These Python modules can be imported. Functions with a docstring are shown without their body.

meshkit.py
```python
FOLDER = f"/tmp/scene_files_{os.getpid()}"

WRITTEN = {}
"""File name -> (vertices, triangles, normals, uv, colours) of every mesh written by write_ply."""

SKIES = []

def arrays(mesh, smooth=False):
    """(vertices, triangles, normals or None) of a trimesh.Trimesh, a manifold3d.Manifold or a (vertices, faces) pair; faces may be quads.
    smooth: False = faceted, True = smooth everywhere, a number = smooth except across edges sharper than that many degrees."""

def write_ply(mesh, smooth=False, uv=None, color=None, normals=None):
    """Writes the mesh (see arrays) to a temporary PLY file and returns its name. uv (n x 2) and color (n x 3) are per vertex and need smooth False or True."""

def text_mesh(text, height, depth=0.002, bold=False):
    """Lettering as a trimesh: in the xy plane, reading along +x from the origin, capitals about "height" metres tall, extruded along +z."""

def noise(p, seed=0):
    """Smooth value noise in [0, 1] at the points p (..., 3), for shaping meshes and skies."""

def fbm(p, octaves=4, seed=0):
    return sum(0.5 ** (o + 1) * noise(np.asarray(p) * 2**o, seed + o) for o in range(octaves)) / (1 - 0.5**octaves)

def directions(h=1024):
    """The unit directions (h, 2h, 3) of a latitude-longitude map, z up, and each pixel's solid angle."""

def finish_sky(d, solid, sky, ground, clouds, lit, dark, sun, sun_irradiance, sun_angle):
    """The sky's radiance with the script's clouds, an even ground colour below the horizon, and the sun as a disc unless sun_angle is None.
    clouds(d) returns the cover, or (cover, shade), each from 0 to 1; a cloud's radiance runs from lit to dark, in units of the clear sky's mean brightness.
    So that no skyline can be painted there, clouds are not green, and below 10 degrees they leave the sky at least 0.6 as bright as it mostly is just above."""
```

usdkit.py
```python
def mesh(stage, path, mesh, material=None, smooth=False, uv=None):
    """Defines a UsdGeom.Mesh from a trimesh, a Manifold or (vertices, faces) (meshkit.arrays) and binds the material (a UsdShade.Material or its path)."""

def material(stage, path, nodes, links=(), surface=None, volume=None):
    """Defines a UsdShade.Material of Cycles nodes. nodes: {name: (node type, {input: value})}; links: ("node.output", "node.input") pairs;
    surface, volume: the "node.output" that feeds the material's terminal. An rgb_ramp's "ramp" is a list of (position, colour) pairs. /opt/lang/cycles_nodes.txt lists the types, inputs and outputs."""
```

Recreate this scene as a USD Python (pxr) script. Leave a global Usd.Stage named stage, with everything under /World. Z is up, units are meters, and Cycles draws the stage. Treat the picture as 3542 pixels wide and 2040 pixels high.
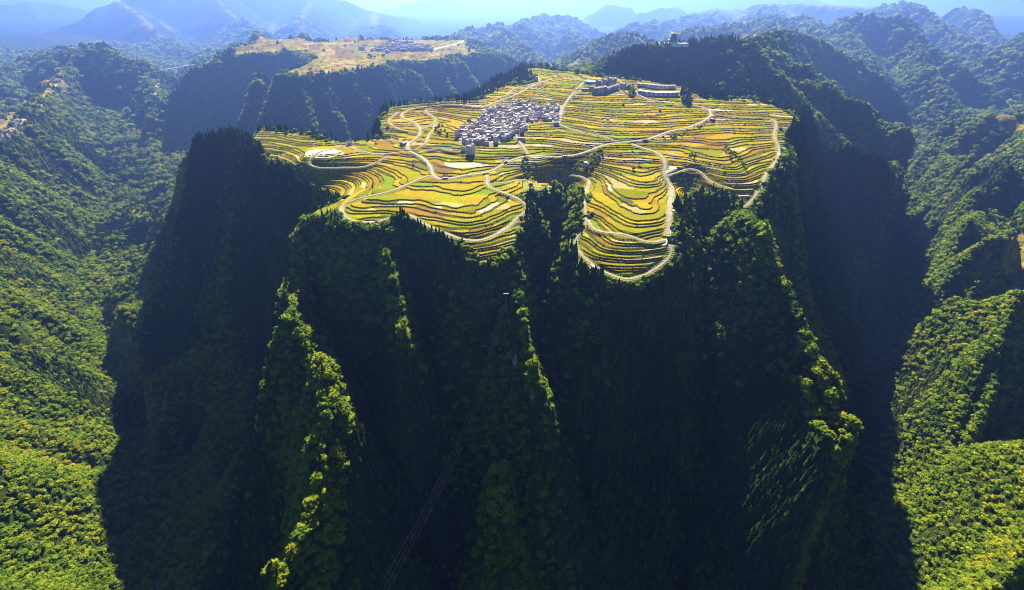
import math, random, numpy as np, trimesh, usdkit
from scipy.interpolate import RBFInterpolator
from scipy.ndimage import map_coordinates, gaussian_filter, gaussian_filter1d
from pxr import Usd, UsdGeom, UsdLux, UsdShade, Gf, Sdf, Vt

random.seed(5)
RNG = np.random.default_rng(5)
stage = Usd.Stage.CreateInMemory()
UsdGeom.SetStageUpAxis(stage, 'Z')
UsdGeom.Xform.Define(stage, '/World')
T = Sdf.ValueTypeNames

# ---------------------------------------------------------------- camera, sky, sun
CAM_Z, FPX, PITCH = 180.0, 469.0, math.radians(32.1)
cam = UsdGeom.Camera.Define(stage, '/World/camera')
cam.CreateFocalLengthAttr(FPX / 1024 * 36.0)
cam.CreateHorizontalApertureAttr(36.0)
cam.CreateVerticalApertureAttr(36.0 * 590 / 1024)
cam.CreateClippingRangeAttr((1.0, 60000.0))
cam.AddTranslateOp().Set((0, 0, CAM_Z))
cam.AddRotateXOp().Set(90.0 - math.degrees(PITCH))
cam.CreateExposureAttr(2.12)
SUN_EL, SUN_AZ = math.radians(38.0), math.radians(0.0)     # azimuth from +y towards +x
SUN = np.array([math.sin(SUN_AZ) * math.cos(SUN_EL), math.cos(SUN_AZ) * math.cos(SUN_EL), math.sin(SUN_EL)])
usdkit.material(stage, '/World/Looks/sky_air', {
    'sky': ('sky_texture', {'sky_type': 'single_scattering', 'sun_disc': False, 'sun_elevation': SUN_EL, 'sun_rotation': SUN_AZ, 'air_density': .35, 'aerosol_density': .05, 'ozone_density': 6.0}),
    'bg': ('background_shader', {'strength': 0.05})}, [('sky.color', 'bg.color')], surface='bg.background')
dome = UsdLux.DomeLight.Define(stage, '/World/sky')
UsdShade.MaterialBindingAPI.Apply(dome.GetPrim()).Bind(UsdShade.Material.Get(stage, '/World/Looks/sky_air'))
dome.GetPrim().SetCustomDataByKey('kind', 'structure')
sun = UsdLux.DistantLight.Define(stage, '/World/sun')
sun.CreateNormalizeAttr(True)
sun.CreateIntensityAttr(1.25)
sun.CreateAngleAttr(0.5)
sun.CreateColorAttr((1.0, 0.93, 0.80))
sun.AddRotateXYZOp().Set((90.0 - math.degrees(SUN_EL), 0, -math.degrees(SUN_AZ) + 180.0))

# ---------------------------------------------------------------- helpers
CP, SP = math.cos(PITCH), math.sin(PITCH)
USED = {}


def numbered(name):
    n = USED.get(name, 0)
    USED[name] = n + 1
    return name if n == 0 else f'{name}_{n:03d}'


def child(parent, name):
    key = f'{parent}/{name}'
    n = USED.get(key, 0)
    USED[key] = n + 1
    return f'{parent}/{name}' + ('' if n == 0 else f'_{n:03d}')


def tag(prim, label=None, cat=None, group=None, kind=None):
    for k, v in (('label', label), ('category', cat), ('group', group), ('kind', kind)):
        if v:
            prim.SetCustomDataByKey(k, v)
    return prim


def ray(u, v):
    """directions of the photograph's pixels (1024 wide), y component along the ground"""
    x, up = (np.asarray(u, float) - 512) / FPX, (295 - np.asarray(v, float)) / FPX
    return np.stack([x, CP + SP * up, -SP + CP * up], -1)


def U(u, v, z):
    d = ray(u, v)
    t = (z - CAM_Z) / d[..., 2]
    return np.stack([d[..., 0] * t, d[..., 1] * t, np.broadcast_to(z, np.shape(t))], -1)


def D(u, v, t):
    d = ray(u, v)
    t = t + max(t - 2500, 0) * 1.3
    return np.stack([d[0] * t, d[1] * t, CAM_Z + d[2] * t])


def W(x, y, z):
    return np.array([x, y, z], float)


def view(p):
    """pixel of a world point"""
    p = np.asarray(p, float) - [0, 0, CAM_Z]
    dep = p[..., 1] * CP - p[..., 2] * SP
    up = p[..., 1] * SP + p[..., 2] * CP
    return 512 + FPX * p[..., 0] / dep, 295 - FPX * up / dep, dep


FRAMES = {'c2': (341.1, 0, .135), 'c3': (682.3, 0, .135), 'z6': (300.7, 127.2, .0687), 'z7': (474.1, 127.2, .0687), 'z8': (636.0, 92.5, .0687),
          'za': (329.6, 161.9, .08698), 'zb': (549.3, 161.9, .08698), 'zv': (451.0, 98.3, .04805), 'zr': (566.6, 66.5, .05044), 'zl': (0, 43.4, .07345)}


def px(frame, *pts):
    a, b, s = FRAMES[frame]
    return [(a + s * x, b + s * y) for x, y in pts]


def hash2(ix, iy, k=0):
    h = (ix.astype(np.int64) * 374761393 + iy.astype(np.int64) * 668265263 + k * 974634777) & 0xffffffff
    h = ((h ^ (h >> 13)) * 1274126177) & 0xffffffff
    h = ((h ^ (h >> 16)) * 2246822519) & 0xffffffff
    return ((h ^ (h >> 15)) & 0xffffff) / float(0x1000000)


def vnoise(x, y, k=0):
    ix, iy = np.floor(x), np.floor(y)
    fx, fy = x - ix, y - iy
    fx, fy = fx * fx * fx * (fx * (fx * 6 - 15) + 10), fy * fy * fy * (fy * (fy * 6 - 15) + 10)
    ix, iy = ix.astype(np.int64), iy.astype(np.int64)
    a, b, c, d = hash2(ix, iy, k), hash2(ix + 1, iy, k), hash2(ix, iy + 1, k), hash2(ix + 1, iy + 1, k)
    return (a * (1 - fx) + b * fx) * (1 - fy) + (c * (1 - fx) + d * fx) * fy


def fbm(x, y, octaves=4, k=0, gain=0.5):
    s, a, n = 0.0, 1.0, 0.0
    for o in range(octaves):
        s = s + a * (vnoise(x, y, k + o) * 2 - 1)
        n += a
        a *= gain
        x, y = x * 2.03 + 17.1, y * 2.03 - 9.7
    return s / n


def smooth(e0, e1, x):
    t = np.clip((x - e0) / (e1 - e0), 0, 1)
    return t * t * (3 - 2 * t)


# ---------------------------------------------------------------- the terraced plateau's surface (smooth)
CTRL = [(346, 219, 9), (368, 224, 6), (406, 213, 11), (440, 230, 7), (470, 256, -4), (496, 256, -5), (515, 222, 5), (531, 208, 10), (470, 215, 13.5), (420, 200, 14.5), (450, 180, 19), (500, 190, 15.5), (470, 240, 4),
        (360, 200, 13), (400, 185, 17), (290, 168, 12), (300, 185, -2), (320, 190, -2), (341, 180, 5), (370, 178, 13), (400, 172, 19), (305, 155, 23), (340, 150, 24.4), (322, 148, 24), (322, 159, 23.2), (345, 156, 24), (300, 160, 22.4), (270, 132, 30), (310, 138, 30),
        (243, 135, 28), (222, 132, 32), (202, 139, 24), (405, 145, 28), (445, 145, 30), (470, 150, 29), (430, 160, 24), (480, 165, 23), (520, 160, 23), (512, 150, 29), (545, 163, 24.5), (550, 180, 16), (540, 135, 36), (560, 140, 33), (560, 152, 28), (545, 150, 27.5), (575, 150, 29.5), (520, 138, 34), (590, 140, 35),
        (546, 183, 15.5), (535, 186, 9), (549, 190, 11), (565, 172, 12), (575, 178, 8), (550, 205, -22), (600, 165, 22), (640, 160, 26), (660, 180, 20), (655, 210, 15), (590, 220, 6), (610, 200, 14), (640, 235, 8), (630, 185, 18),
        (610, 240, 5), (668, 240, 4), (627, 281, -12), (600, 265, -6), (655, 265, -6), (576, 245, -3), (700, 165, 27), (690, 150, 31), (720, 140, 36), (770, 150, 30), (740, 170, 27), (712, 180, 20),
        (745, 205, 6), (765, 180, 18), (680, 170, 22), (690, 195, 2), (470, 140, 33), (500, 125, 40), (540, 115, 44), (520, 105, 49), (480, 120, 41), (580, 125, 42), (620, 130, 41), (660, 120, 46),
        (700, 125, 42), (600, 100, 56), (650, 100, 56), (700, 110, 51), (750, 105, 55), (790, 118, 48), (720, 98, 60), (560, 100, 55), (540, 85, 63), (590, 85, 66), (570, 73, 70), (530, 69, 70),
        (610, 80, 70), (680, 90, 64), (395, 108, 45), (430, 112, 41), (420, 104, 47), (455, 102, 51), (400, 125, 36), (380, 138, 27), (476, 101, 51), (500, 90, 58), (460, 107, 47), (440, 122, 36)]
_c = np.array([U(*c) for c in CTRL])
_rbf = RBFInterpolator(_c[:, :2] / 100, _c[:, 2], kernel='thin_plate_spline', smoothing=0.02)


def zb(x, y):
    return _rbf(np.stack([np.ravel(x), np.ravel(y)], -1) / 100.0).reshape(np.shape(x))


def at(u, v, lift=0.0):
    """points of the plateau's surface seen at the photograph's pixels"""
    u, v = np.atleast_1d(np.asarray(u, float)), np.atleast_1d(np.asarray(v, float))
    z = np.full(u.shape, 20.0)
    for _ in range(40):
        p = U(u, v, z)
        z = z * 0.6 + 0.4 * np.clip(zb(p[:, 0], p[:, 1]), -60, 85)
    p = U(u, v, z)
    p[:, 2] += lift
    return p


RIM = [(523, 67.5), (544, 67.5), (571, 71.6), (598, 76), (618, 77), (645, 81), (679, 86), (690, 91.5), (696, 94.5), (716, 97.5), (750, 97.5), (770, 104), (790, 112), (796, 119), (786, 124), (780, 133),
       (783, 151), (779.5, 160), (769, 174), (763, 186), (755, 198), (746, 211), (739.5, 205), (738, 197), (732, 193), (722, 190), (708, 189), (694, 190), (684, 192), (679, 200), (674, 220), (672, 236), (677, 250), (671, 260), (652, 273),
       (627, 283), (608, 276), (588, 263), (574, 249), (574, 238), (584, 226), (585, 210), (587, 197), (585, 188), (575, 184), (566, 181), (560, 187), (549, 191), (538, 188), (529, 183), (524, 190), (520, 200), (531, 208), (531, 211), (515, 223), (510, 240), (497, 256),
       (483, 260), (470, 258), (465, 243), (446, 234), (422, 223), (406, 214), (392, 220), (368, 226), (347, 221), (339, 213), (330, 214), (318, 219), (313, 214), (325, 205), (345, 197), (330, 193), (318, 189), (308, 180), (302, 172), (296, 164), (286, 163), (270, 158), (268, 152), (259, 142),
       (257, 134), (262, 130), (272, 129.5), (310, 135), (338, 142.5), (350, 142), (368, 139.5), (387, 137), (384, 128), (383, 118), (387, 110), (392, 106), (422, 102), (456, 100.5), (476, 99.5), (494, 92.5), (503, 85), (523, 85), (537, 81), (535, 75.6), (524, 69)]
RIMW = at([p[0] for p in RIM], [p[1] for p in RIM])


def resample(P, step):
    P = np.asarray(P, float)
    L = np.concatenate([[0], np.cumsum(np.linalg.norm(np.diff(P[:, :2], axis=0), axis=1))])
    s = np.linspace(0, L[-1], max(2, int(L[-1] / step) + 1))
    return np.stack([np.interp(s, L, P[:, k]) for k in range(P.shape[1])], 1)


def polygon_field(poly, x, y):
    """signed distance (negative inside) to a closed polygon with heights, the height of its nearest edge, and the place along it"""
    shp = x.shape
    x, y = x.ravel(), y.ravel()
    best, zz, ss = np.full(x.size, 1e18), np.zeros(x.size), np.zeros(x.size)
    inside = np.zeros(x.size, bool)
    run = 0.0
    n = len(poly)
    for i in range(n):
        a, b = poly[i], poly[(i + 1) % n]
        ex, ey = b[0] - a[0], b[1] - a[1]
        L2 = ex * ex + ey * ey + 1e-9
        t = np.clip(((x - a[0]) * ex + (y - a[1]) * ey) / L2, 0, 1)
        d2 = (x - a[0] - t * ex) ** 2 + (y - a[1] - t * ey) ** 2
        m = d2 < best
        best = np.where(m, d2, best)
        zz = np.where(m, a[2] + t * (b[2] - a[2]), zz)
        ss = np.where(m, run + t * math.sqrt(L2), ss)
        run += math.sqrt(L2)
        c = (a[1] > y) != (b[1] > y)
        if ey != 0:
            inside ^= c & (x < ex * (y - a[1]) / ey + a[0])
    d = np.sqrt(best)
    return np.where(inside, -d, d).reshape(shp), zz.reshape(shp), ss.reshape(shp)


def ridge_field(z, pts, sl, sr=None, rnd=8.0):
    """raises z to a ridge with the given falls to its left and right"""
    sr = sl if sr is None else sr
    best = np.full(z.shape, -1e9)
    for a, b in zip(pts[:-1], pts[1:]):
        ex, ey = b[0] - a[0], b[1] - a[1]
        L2 = ex * ex + ey * ey + 1e-9
        t = np.clip(((X - a[0]) * ex + (Y - a[1]) * ey) / L2, 0, 1)
        px_, py_ = X - a[0] - t * ex, Y - a[1] - t * ey
        d = np.sqrt(px_ * px_ + py_ * py_ + rnd * rnd) - rnd
        s = sl if sl == sr else np.where(ex * py_ - ey * px_ > 0, sl, sr)
        best = np.maximum(best, a[2] + t * (b[2] - a[2]) - s * d)
    return np.maximum(z, best)


def spur(start, pts, k=.72):
    """a crest through the photograph's pixels that falls k times its run towards the viewer, so that it stays in the sun"""
    out = [start]
    for u, v in pts:
        z = np.linspace(out[-1][2] + 5, out[-1][2] - 120, 600)
        p = U(np.full(600, u), np.full(600, v), z)
        run_ = np.maximum(out[-1][1] - p[:, 1], 0)
        out.append(p[np.argmin(np.abs(out[-1][2] - k * run_ - z))])
    return out


# second plateau (with the further village)
M2 = [(229, 54, 15), (250, 54, 18), (294, 51, 22), (312, 58, 20), (300, 66, 14), (275, 75.6, 8), (310, 75.6, 8), (341, 71.5, 10), (361, 69.5, 12), (382, 67.5, 14), (402, 62, 16), (449, 59, 18), (455, 56, 20),
      (487, 54, 18), (476, 49, 25), (467, 42, 30), (460, 39.5, 34), (422, 40, 32), (375, 39, 32), (341, 40, 28), (324, 42, 28), (304, 37.5, 28), (263, 37.5, 26), (235, 47, 20)]
M2W = np.array([U(*p) for p in M2])

RIVER_L = [W(60, -420, -352), W(-60, 20, -350), W(-250, 130, -350), U(158, 590, -350), U(150, 500, -350), U(138, 430, -348), U(120, 370, -345), U(112, 340, -342), U(105, 300, -338), U(100, 260, -335), U(98, 230, -330), U(112, 190, -315), U(130, 165, -295),
           U(144, 130, -260), U(153, 104, -230), U(158, 90, -215), U(168, 80, -200), U(190, 70, -190)]
RIVER_R = [W(-60, 20, -350), W(200, 110, -350), U(846, 590, -350), U(850, 500, -350), U(847, 430, -349), U(852, 372, -348), U(868, 330, -346), U(885, 290, -343), U(893, 255, -340), U(893, 225, -335), U(884, 199, -325), U(905, 161, -295), U(932, 140, -262), U(968, 121, -235), U(1003, 104, -215), U(1060, 85, -190)]
RIVER_M = [U(112, 200, -318), W(-800, 1130, -285), W(-400, 1010, -240), W(-50, 1130, -200), W(150, 1500, -170), W(250, 2200, -130)]

RIDGES = [
    ([W(-260, -260, -40), W(-560, 110, 30), W(-820, 420, 25), W(-1130, 800, -20), U(0, 135, -118), U(30, 112, -105), U(45, 95, -105), U(52, 86, -100), U(60, 76, -90), U(75, 66, -65), U(82, 47, 0)], .9, 1.6),
    ([U(80, 47, 0), U(90, 50, -12), U(103, 47, 0), U(115, 56, -30), U(135, 62, -50), U(147, 72, -90), U(152, 97, -150), U(146, 117, -215)], 1.0, .85),
    ([U(15, 100, -190), U(5, 78, -150), U(20, 62, -120), U(40, 55, -80), U(60, 52, -60), U(80, 47, -10)], .7, .7),
    # flank of the second plateau down to the left gorge
    ([U(240, 54, 12), U(229, 54, 8), U(215, 60, -5), U(200, 68, -30), U(182, 80, -80), U(166, 95, -130), U(155, 118, -190), U(147, 140, -250)], 1.8, 1.5),
    # fluted cliff of the second plateau
    (spur(U(300, 77, 4), [(304, 92), (309, 108), (315, 126)], .85), 2.2, 2.2, 8.0),
    (spur(U(322, 75, 6), [(329, 90), (335, 106), (342, 128)], .85), 2.2, 2.2, 8.0),
    (spur(U(345, 72, 8), [(353, 84), (361, 97), (366, 112)], .85), 2.2, 2.2, 8.0),
    (spur(U(376, 69, 10), [(383, 82), (389, 94), (393, 106)], .85), 2.2, 2.2, 8.0),
    (spur(U(402, 63, 12), [(412, 73), (420, 83), (426, 96)], .85), 2.2, 2.2, 8.0),
    (spur(U(432, 61, 14), [(440, 70), (446, 80), (450, 92)], .85), 2.2, 2.2, 8.0),
    (spur(U(455, 58, 16), [(466, 68), (474, 78), (480, 90)], .85), 2.2, 2.2, 8.0),
    (spur(U(258, 72, 0), [(255, 84), (250, 100), (244, 118)], .85), 2.0, 2.0, 8.0),
    # hill behind the terraces, with its long spur to the right gorge
    ([U(612, 60, 82), U(640, 51, 100), U(668, 44, 108), U(690, 41, 112), U(720, 41, 112), U(743, 40.5, 112)], .40, .8),
    ([U(743, 40.5, 112), U(775, 57, 75), U(797, 71, 30), U(835, 86, -40), U(858, 116, -120), U(871, 155, -210), U(878, 181, -290)], 1.25, 1.2),
    ([U(790, 112, 30), U(808, 118, 0), U(824, 123, -40), U(836, 124, -55), U(846, 150, -110), U(856, 190, -190), U(868, 220, -250), U(876, 237, -305)], 1.5, 1.7),
    ([U(797, 150, -10), U(806, 190, -90), U(812, 230, -170), U(818, 262, -260)], 2.4, 2.4),
    (spur(U(745, 214, 6), [(756, 239), (768, 262), (780, 283), (800, 330), (828, 400), (855, 470), (872, 520), (890, 570)], .47), 2.6, 2.6, 12.0),
    ([U(264, 150, 20), U(242, 138, 19), U(224, 135, 15), U(208, 141, 4), U(200, 152, -45)], 2.0, 2.0, 14.0),
    ([U(204, 148, -25), U(190, 178, -105), U(178, 212, -195), U(173, 240, -265)], 1.6, 1.6, 10.0),
    # front spurs under the terraces
    (spur(U(378, 222, 5), [(384, 245), (390, 268), (397, 290), (402, 310), (407, 335)], .58), 2.4, 2.4, 6.0),
    ([U(305, 218, 0), U(302, 240, -30), U(297, 280, -54)] + spur(U(291, 322, -46), [(316, 360), (332, 420), (326, 460), (318, 500), (304, 545), (290, 580)], .48), 3.0, 2.8, 12.0),
    (spur(U(503, 458, -129), [(501, 480), (497, 520), (492, 555), (486, 590)], .58), 3.2, 3.2, 3.0),
    (spur(U(512, 258, -10), [(516, 290), (521, 320), (527, 355), (530, 375)], .60), 2.4, 2.4, 5.0),
    ([U(430, 345, -110), U(425, 400, -145), U(415, 450, -180)], 1.6, 1.6),
    ([U(560, 255, -45), U(570, 285, -62), U(585, 320, -90)], 1.2, 1.2),
    ([U(690, 200, 0), U(700, 235, -30), U(708, 262, -55), U(715, 300, -95)], 1.3, 1.3),
    ([U(640, 400, -170), U(690, 430, -200), U(740, 500, -250), U(760, 560, -300)], 1.1, 1.1),
    ([U(262, 260, -105), U(225, 312, -190), U(198, 328, -235), U(165, 334, -280), U(135, 340, -325)], 1.5, 1.5),
    ([U(215, 180, -120), U(185, 205, -210), U(155, 215, -265), U(120, 222, -318)], 1.4, 1.2),
    # right side of the right gorge
    ([W(250, -260, -40), W(551, 124, 20), W(850, 540, 0), W(1180, 982, -60), U(1040, 112, -80), U(1060, 96, -60)], 1.5, .9),
    ([U(1040, 114, -85), U(993, 118, -100), U(966, 121, -122), U(945, 130, -152), U(932, 139, -185), U(912, 151, -210), U(896, 162, -238), U(885, 175, -266), U(877, 192, -305)], 1.0, 1.0),
    ([U(1010, 165, -95), U(966, 211, -150), U(935, 235, -200), U(912, 256, -240), U(899, 285, -285)], 1.1, 1.0),
    ([U(1000, 235, -110), U(955, 258, -168), U(940, 290, -215)], 1.2, 1.2),
    ([U(945, 330, -190), U(900, 328, -220), U(868, 327, -248), U(848, 329, -268), U(838, 350, -300)], 1.3, 1.3),
    ([U(1010, 300, -110), U(985, 370, -150), U(930, 450, -215), U(890, 520, -275)], 1.2, 1.2),
    ([U(1040, 430, -80), U(1010, 490, -120), U(950, 560, -190)], 1.2, 1.2),
    # ridges of the right background
    ([U(760, 38, 110), D(790, 32, 1500), U(824, 42, 60), U(855, 58, 10), U(885, 81, -60), U(905, 108, -130), U(928, 139, -240)], 1.35, 1.35),
    ([D(860, 14, 2500), D(898, 17, 2400), D(918, 33, 2300), D(939, 47, 2200), D(966, 66, 2100), D(993, 86, 2050), D(1005, 101, 2000)], 1.25, 1.25),
    ([D(918, 45, 2200), D(929, 69, 1950), D(945, 90, 1850), D(966, 119, 1700)], 1.25, 1.25),
    ([D(870, 60, 2000), D(878, 85, 1850), D(888, 110, 1750)], 1.25, 1.25),
    ([D(912, 7, 3000), D(945, 28, 2800), D(979, 51, 2600), D(1010, 72, 2500)], 1.15, 1.15),
    ([D(966, 4, 3400), D(980, 20, 3200), D(997, 40, 3000), D(1030, 60, 2900)], 1.15, 1.15),
    ([D(1000, 50, 2300), D(1015, 62, 2200), D(1030, 40, 2400), D(1060, 20, 2600)], .8, .8),
    ([D(745, 9, 4200), D(760, 3, 4200), D(800, 3, 4000), D(860, 6, 3700), D(890, 6, 3500), D(912, 7, 3000)], .5, .5),
    ([D(690, 30, 2300), D(720, 27, 2400), D(760, 22, 2600), D(800, 20, 2800)], .45, .45),
    ([D(640, 24, 3000), D(700, 18, 3400), D(745, 9, 4200)], .4, .4),
    ([D(800, 20, 2800), D(815, 32, 2400), D(830, 50, 2100)], .8, .8),
    ([D(840, 20, 2700), D(850, 38, 2300), D(868, 56, 2050)], .8, .8),
    ([D(770, 3, 4100), D(765, 15, 3200), D(770, 30, 2200)], .5, .5),
    ([D(598, 42, 1800), D(612, 35, 1850), D(626, 33, 1850), D(640, 37, 1800), D(652, 48, 1700)], .6, .55),
    ([D(588, 50, 1750), D(575, 62, 1600), D(560, 70, 1450)], .5, .5),
    ([D(450, 41, 2600), D(466, 33, 2700), D(480, 27, 2800), D(500, 24, 2800), D(520, 26, 2800), D(545, 17, 3300), D(565, 17, 3300), D(590, 27, 3200)], .5, .5),
    ([D(500, 27, 2750), D(515, 42, 2400), D(530, 55, 2100), D(540, 66, 1900)], .8, .8),
    ([D(565, 19, 3250), D(575, 40, 2700), D(585, 58, 2300)], .8, .8),
    ([D(575, 26, 4700), D(588, 19, 4900), D(597, 8, 5000), D(607, 3, 5000), D(617, 3, 5000), D(628, 7, 5000), D(640, 13, 4800), D(660, 7, 5000), D(675, 7, 5200), D(690, 13, 5000), D(715, 7, 5200), D(745, 9, 5200)], .9, .9),
    ([D(385, 8, 8600), D(420, 1, 8600), D(450, -5, 8600), D(480, -9, 8800), D(520, -12, 9000), D(560, -6, 8800), D(600, -9, 9000), D(650, -11, 9000), D(700, -9, 9000), D(760, -12, 9000), D(820, -10, 9000), D(900, -13, 9000), D(1000, -12, 9000), D(1100, -12, 9000)], .5, .5),
    ([D(18, 52, 4200), D(40, 42, 4200), D(50, 30, 4200), D(75, 20, 4300), D(92, 12, 4300), D(118, 0, 4500), D(150, -16, 4600), D(200, -24, 4600), D(260, -18, 4700), D(310, -8, 4800), D(345, 0, 5000), D(375, 11, 5200), D(420, 20, 5600)], .55, .6),
    ([D(118, 0, 4500), D(145, 20, 3900), D(165, 40, 3400), D(190, 56, 3000)], .6, .6),
    ([D(200, -22, 4600), D(225, 8, 4000), D(250, 28, 3400), D(262, 36, 3000)], .6, .6),
    ([D(310, -6, 4800), D(305, 12, 4100), D(292, 28, 3400)], .55, .55),
    ([D(375, 11, 5200), D(372, 20, 4400), D(380, 32, 3500)], .4, .4),
    ([D(-80, -18, 7000), D(-40, -10, 7000), D(0, 3, 7000), D(30, 1, 7200), D(55, 2, 7500), D(85, 9, 8500), D(120, 8, 9500), D(200, 6, 9500)], .6, .6),
    ([D(30, 1, 7200), D(40, 18, 6200), D(55, 30, 5600)], .6, .6),
    ([U(195, 64.8, -94), D(215, 52, 2800)], .6, .6),
]
DOMES = [
    ([D(322, 45, 2000), D(341, 38.5, 2050), D(352, 35.5, 2080), D(364, 39, 2100), D(372, 42, 2100)], .6, .6, 15.0),
    ([D(240, 47, 1800), D(263, 43, 1850), D(285, 44.5, 1850)], .4, .4, 20.0),
    ([D(292, 45.5, 1880), D(304, 42.5, 1950), D(318, 44, 1950)], .4, .4, 20.0),
]

# polar grid about the camera: coarse solve first
AZ0, AZ1 = math.radians(-100), math.radians(100)
NA, NR = 500, 620
az_c = np.linspace(AZ0, AZ1, NA)
lr0, lr1 = math.log(45.0), math.log(23000.0)
lr_c = np.linspace(lr0, lr1, NR)
A_, L_ = np.meshgrid(az_c, lr_c, indexing='ij')
R_ = np.exp(L_)
X, Y = R_ * np.sin(A_), R_ * np.cos(A_)
# wander, so that crests and rims are not ruled lines
_wx = fbm(X / 90, Y / 90, 3, 11) * 9 * smooth(450, 900, R_) + fbm(X / 420, Y / 420, 2, 13) * 40 * smooth(1800, 3500, R_)
_wy = fbm(X / 90, Y / 90, 3, 12) * 9 * smooth(450, 900, R_) + fbm(X / 420, Y / 420, 2, 14) * 40 * smooth(1800, 3500, R_)
D1c, E1c, S1c = polygon_field(RIMW, X, Y)
D1c -= 5.0
D2c, E2c, S2c = polygon_field(M2W, X, Y)
X0, Y0 = X, Y
X, Y = X + _wx, Y + _wy
floor = np.full(X.shape, 1e9)
for riv in (RIVER_L, RIVER_R, RIVER_M):
    riv = np.array(riv)
    for a, b in zip(riv[:-1], riv[1:]):
        ex, ey = b[0] - a[0], b[1] - a[1]
        t = np.clip(((X - a[0]) * ex + (Y - a[1]) * ey) / (ex * ex + ey * ey), 0, 1)
        d = np.hypot(X - a[0] - t * ex, Y - a[1] - t * ey)
        floor = np.minimum(floor, a[2] + t * (b[2] - a[2]) + 0.22 * np.maximum(d - 5, 0))
floor = np.minimum(floor, -230 + 40 * fbm(X / 500, Y / 500, 3, 21))
Zc = floor
for pts, *s in RIDGES:
    Zc = ridge_field(Zc, pts, *s)
side = np.clip(0.5 + 0.5 * fbm(S1c / 70, S1c * 0, 2, 31), 0, 1)
dd = np.maximum(D1c + 6 * fbm(X0 / 30, Y0 / 30, 3, 5), 0)
drop1 = np.interp(dd, [0, 7, 22, 60, 130, 260, 900], [0, 10, 48, 150, 270, 430, 1200])
drop1 = np.where((Y0 > 620) & (X0 > -120) & (X0 < 200 + .35 * (Y0 - 640)), np.interp(dd, [0, 10, 30, 100, 400, 900], [0, 6, 20, 62, 260, 700]), drop1)
H1 = E1c - drop1
drop2 = np.interp(np.maximum(D2c + 8 * fbm(X0 / 60, Y0 / 60, 3, 6), 0), [0, 10, 40, 120, 260, 800], [0, 14, 80, 215, 400, 900])
drop2b = np.interp(np.maximum(D2c, 0), [0, 100, 800], [0, 25, 350])
H2 = E2c - np.where((Y0 > 1900) & (X0 > -800), drop2b, drop2)
H2 = np.where(D2c < 0, E2c + 6 * fbm(X0 / 160, Y0 / 160, 3, 8) * smooth(0, 80, -D2c), H2)
Zc = np.maximum(Zc, H2)
_dome = Zc
for pts, *q in DOMES:
    _dome = ridge_field(_dome, pts, *q)
Zc = Zc + (_dome - Zc) * smooth(25, -10, D2c)
Zc = np.where(D1c > 0, np.maximum(Zc, H1), H1)
RIVD = np.full(X.shape, 1e9)
for riv in (RIVER_L[1:14], RIVER_R[1:13]):
    riv = np.array(riv)
    for a, b in zip(riv[:-1], riv[1:]):
        ex, ey = b[0] - a[0], b[1] - a[1]
        t = np.clip(((X - a[0]) * ex + (Y - a[1]) * ey) / (ex * ex + ey * ey), 0, 1)
        d = np.hypot(X - a[0] - t * ex, Y - a[1] - t * ey)
        RIVD = np.minimum(RIVD, d)
        Zc = np.minimum(Zc, a[2] + t * (b[2] - a[2]) + 1.6 * np.maximum(d - 7, 0) * (1 + (d / 45) ** 3))
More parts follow.
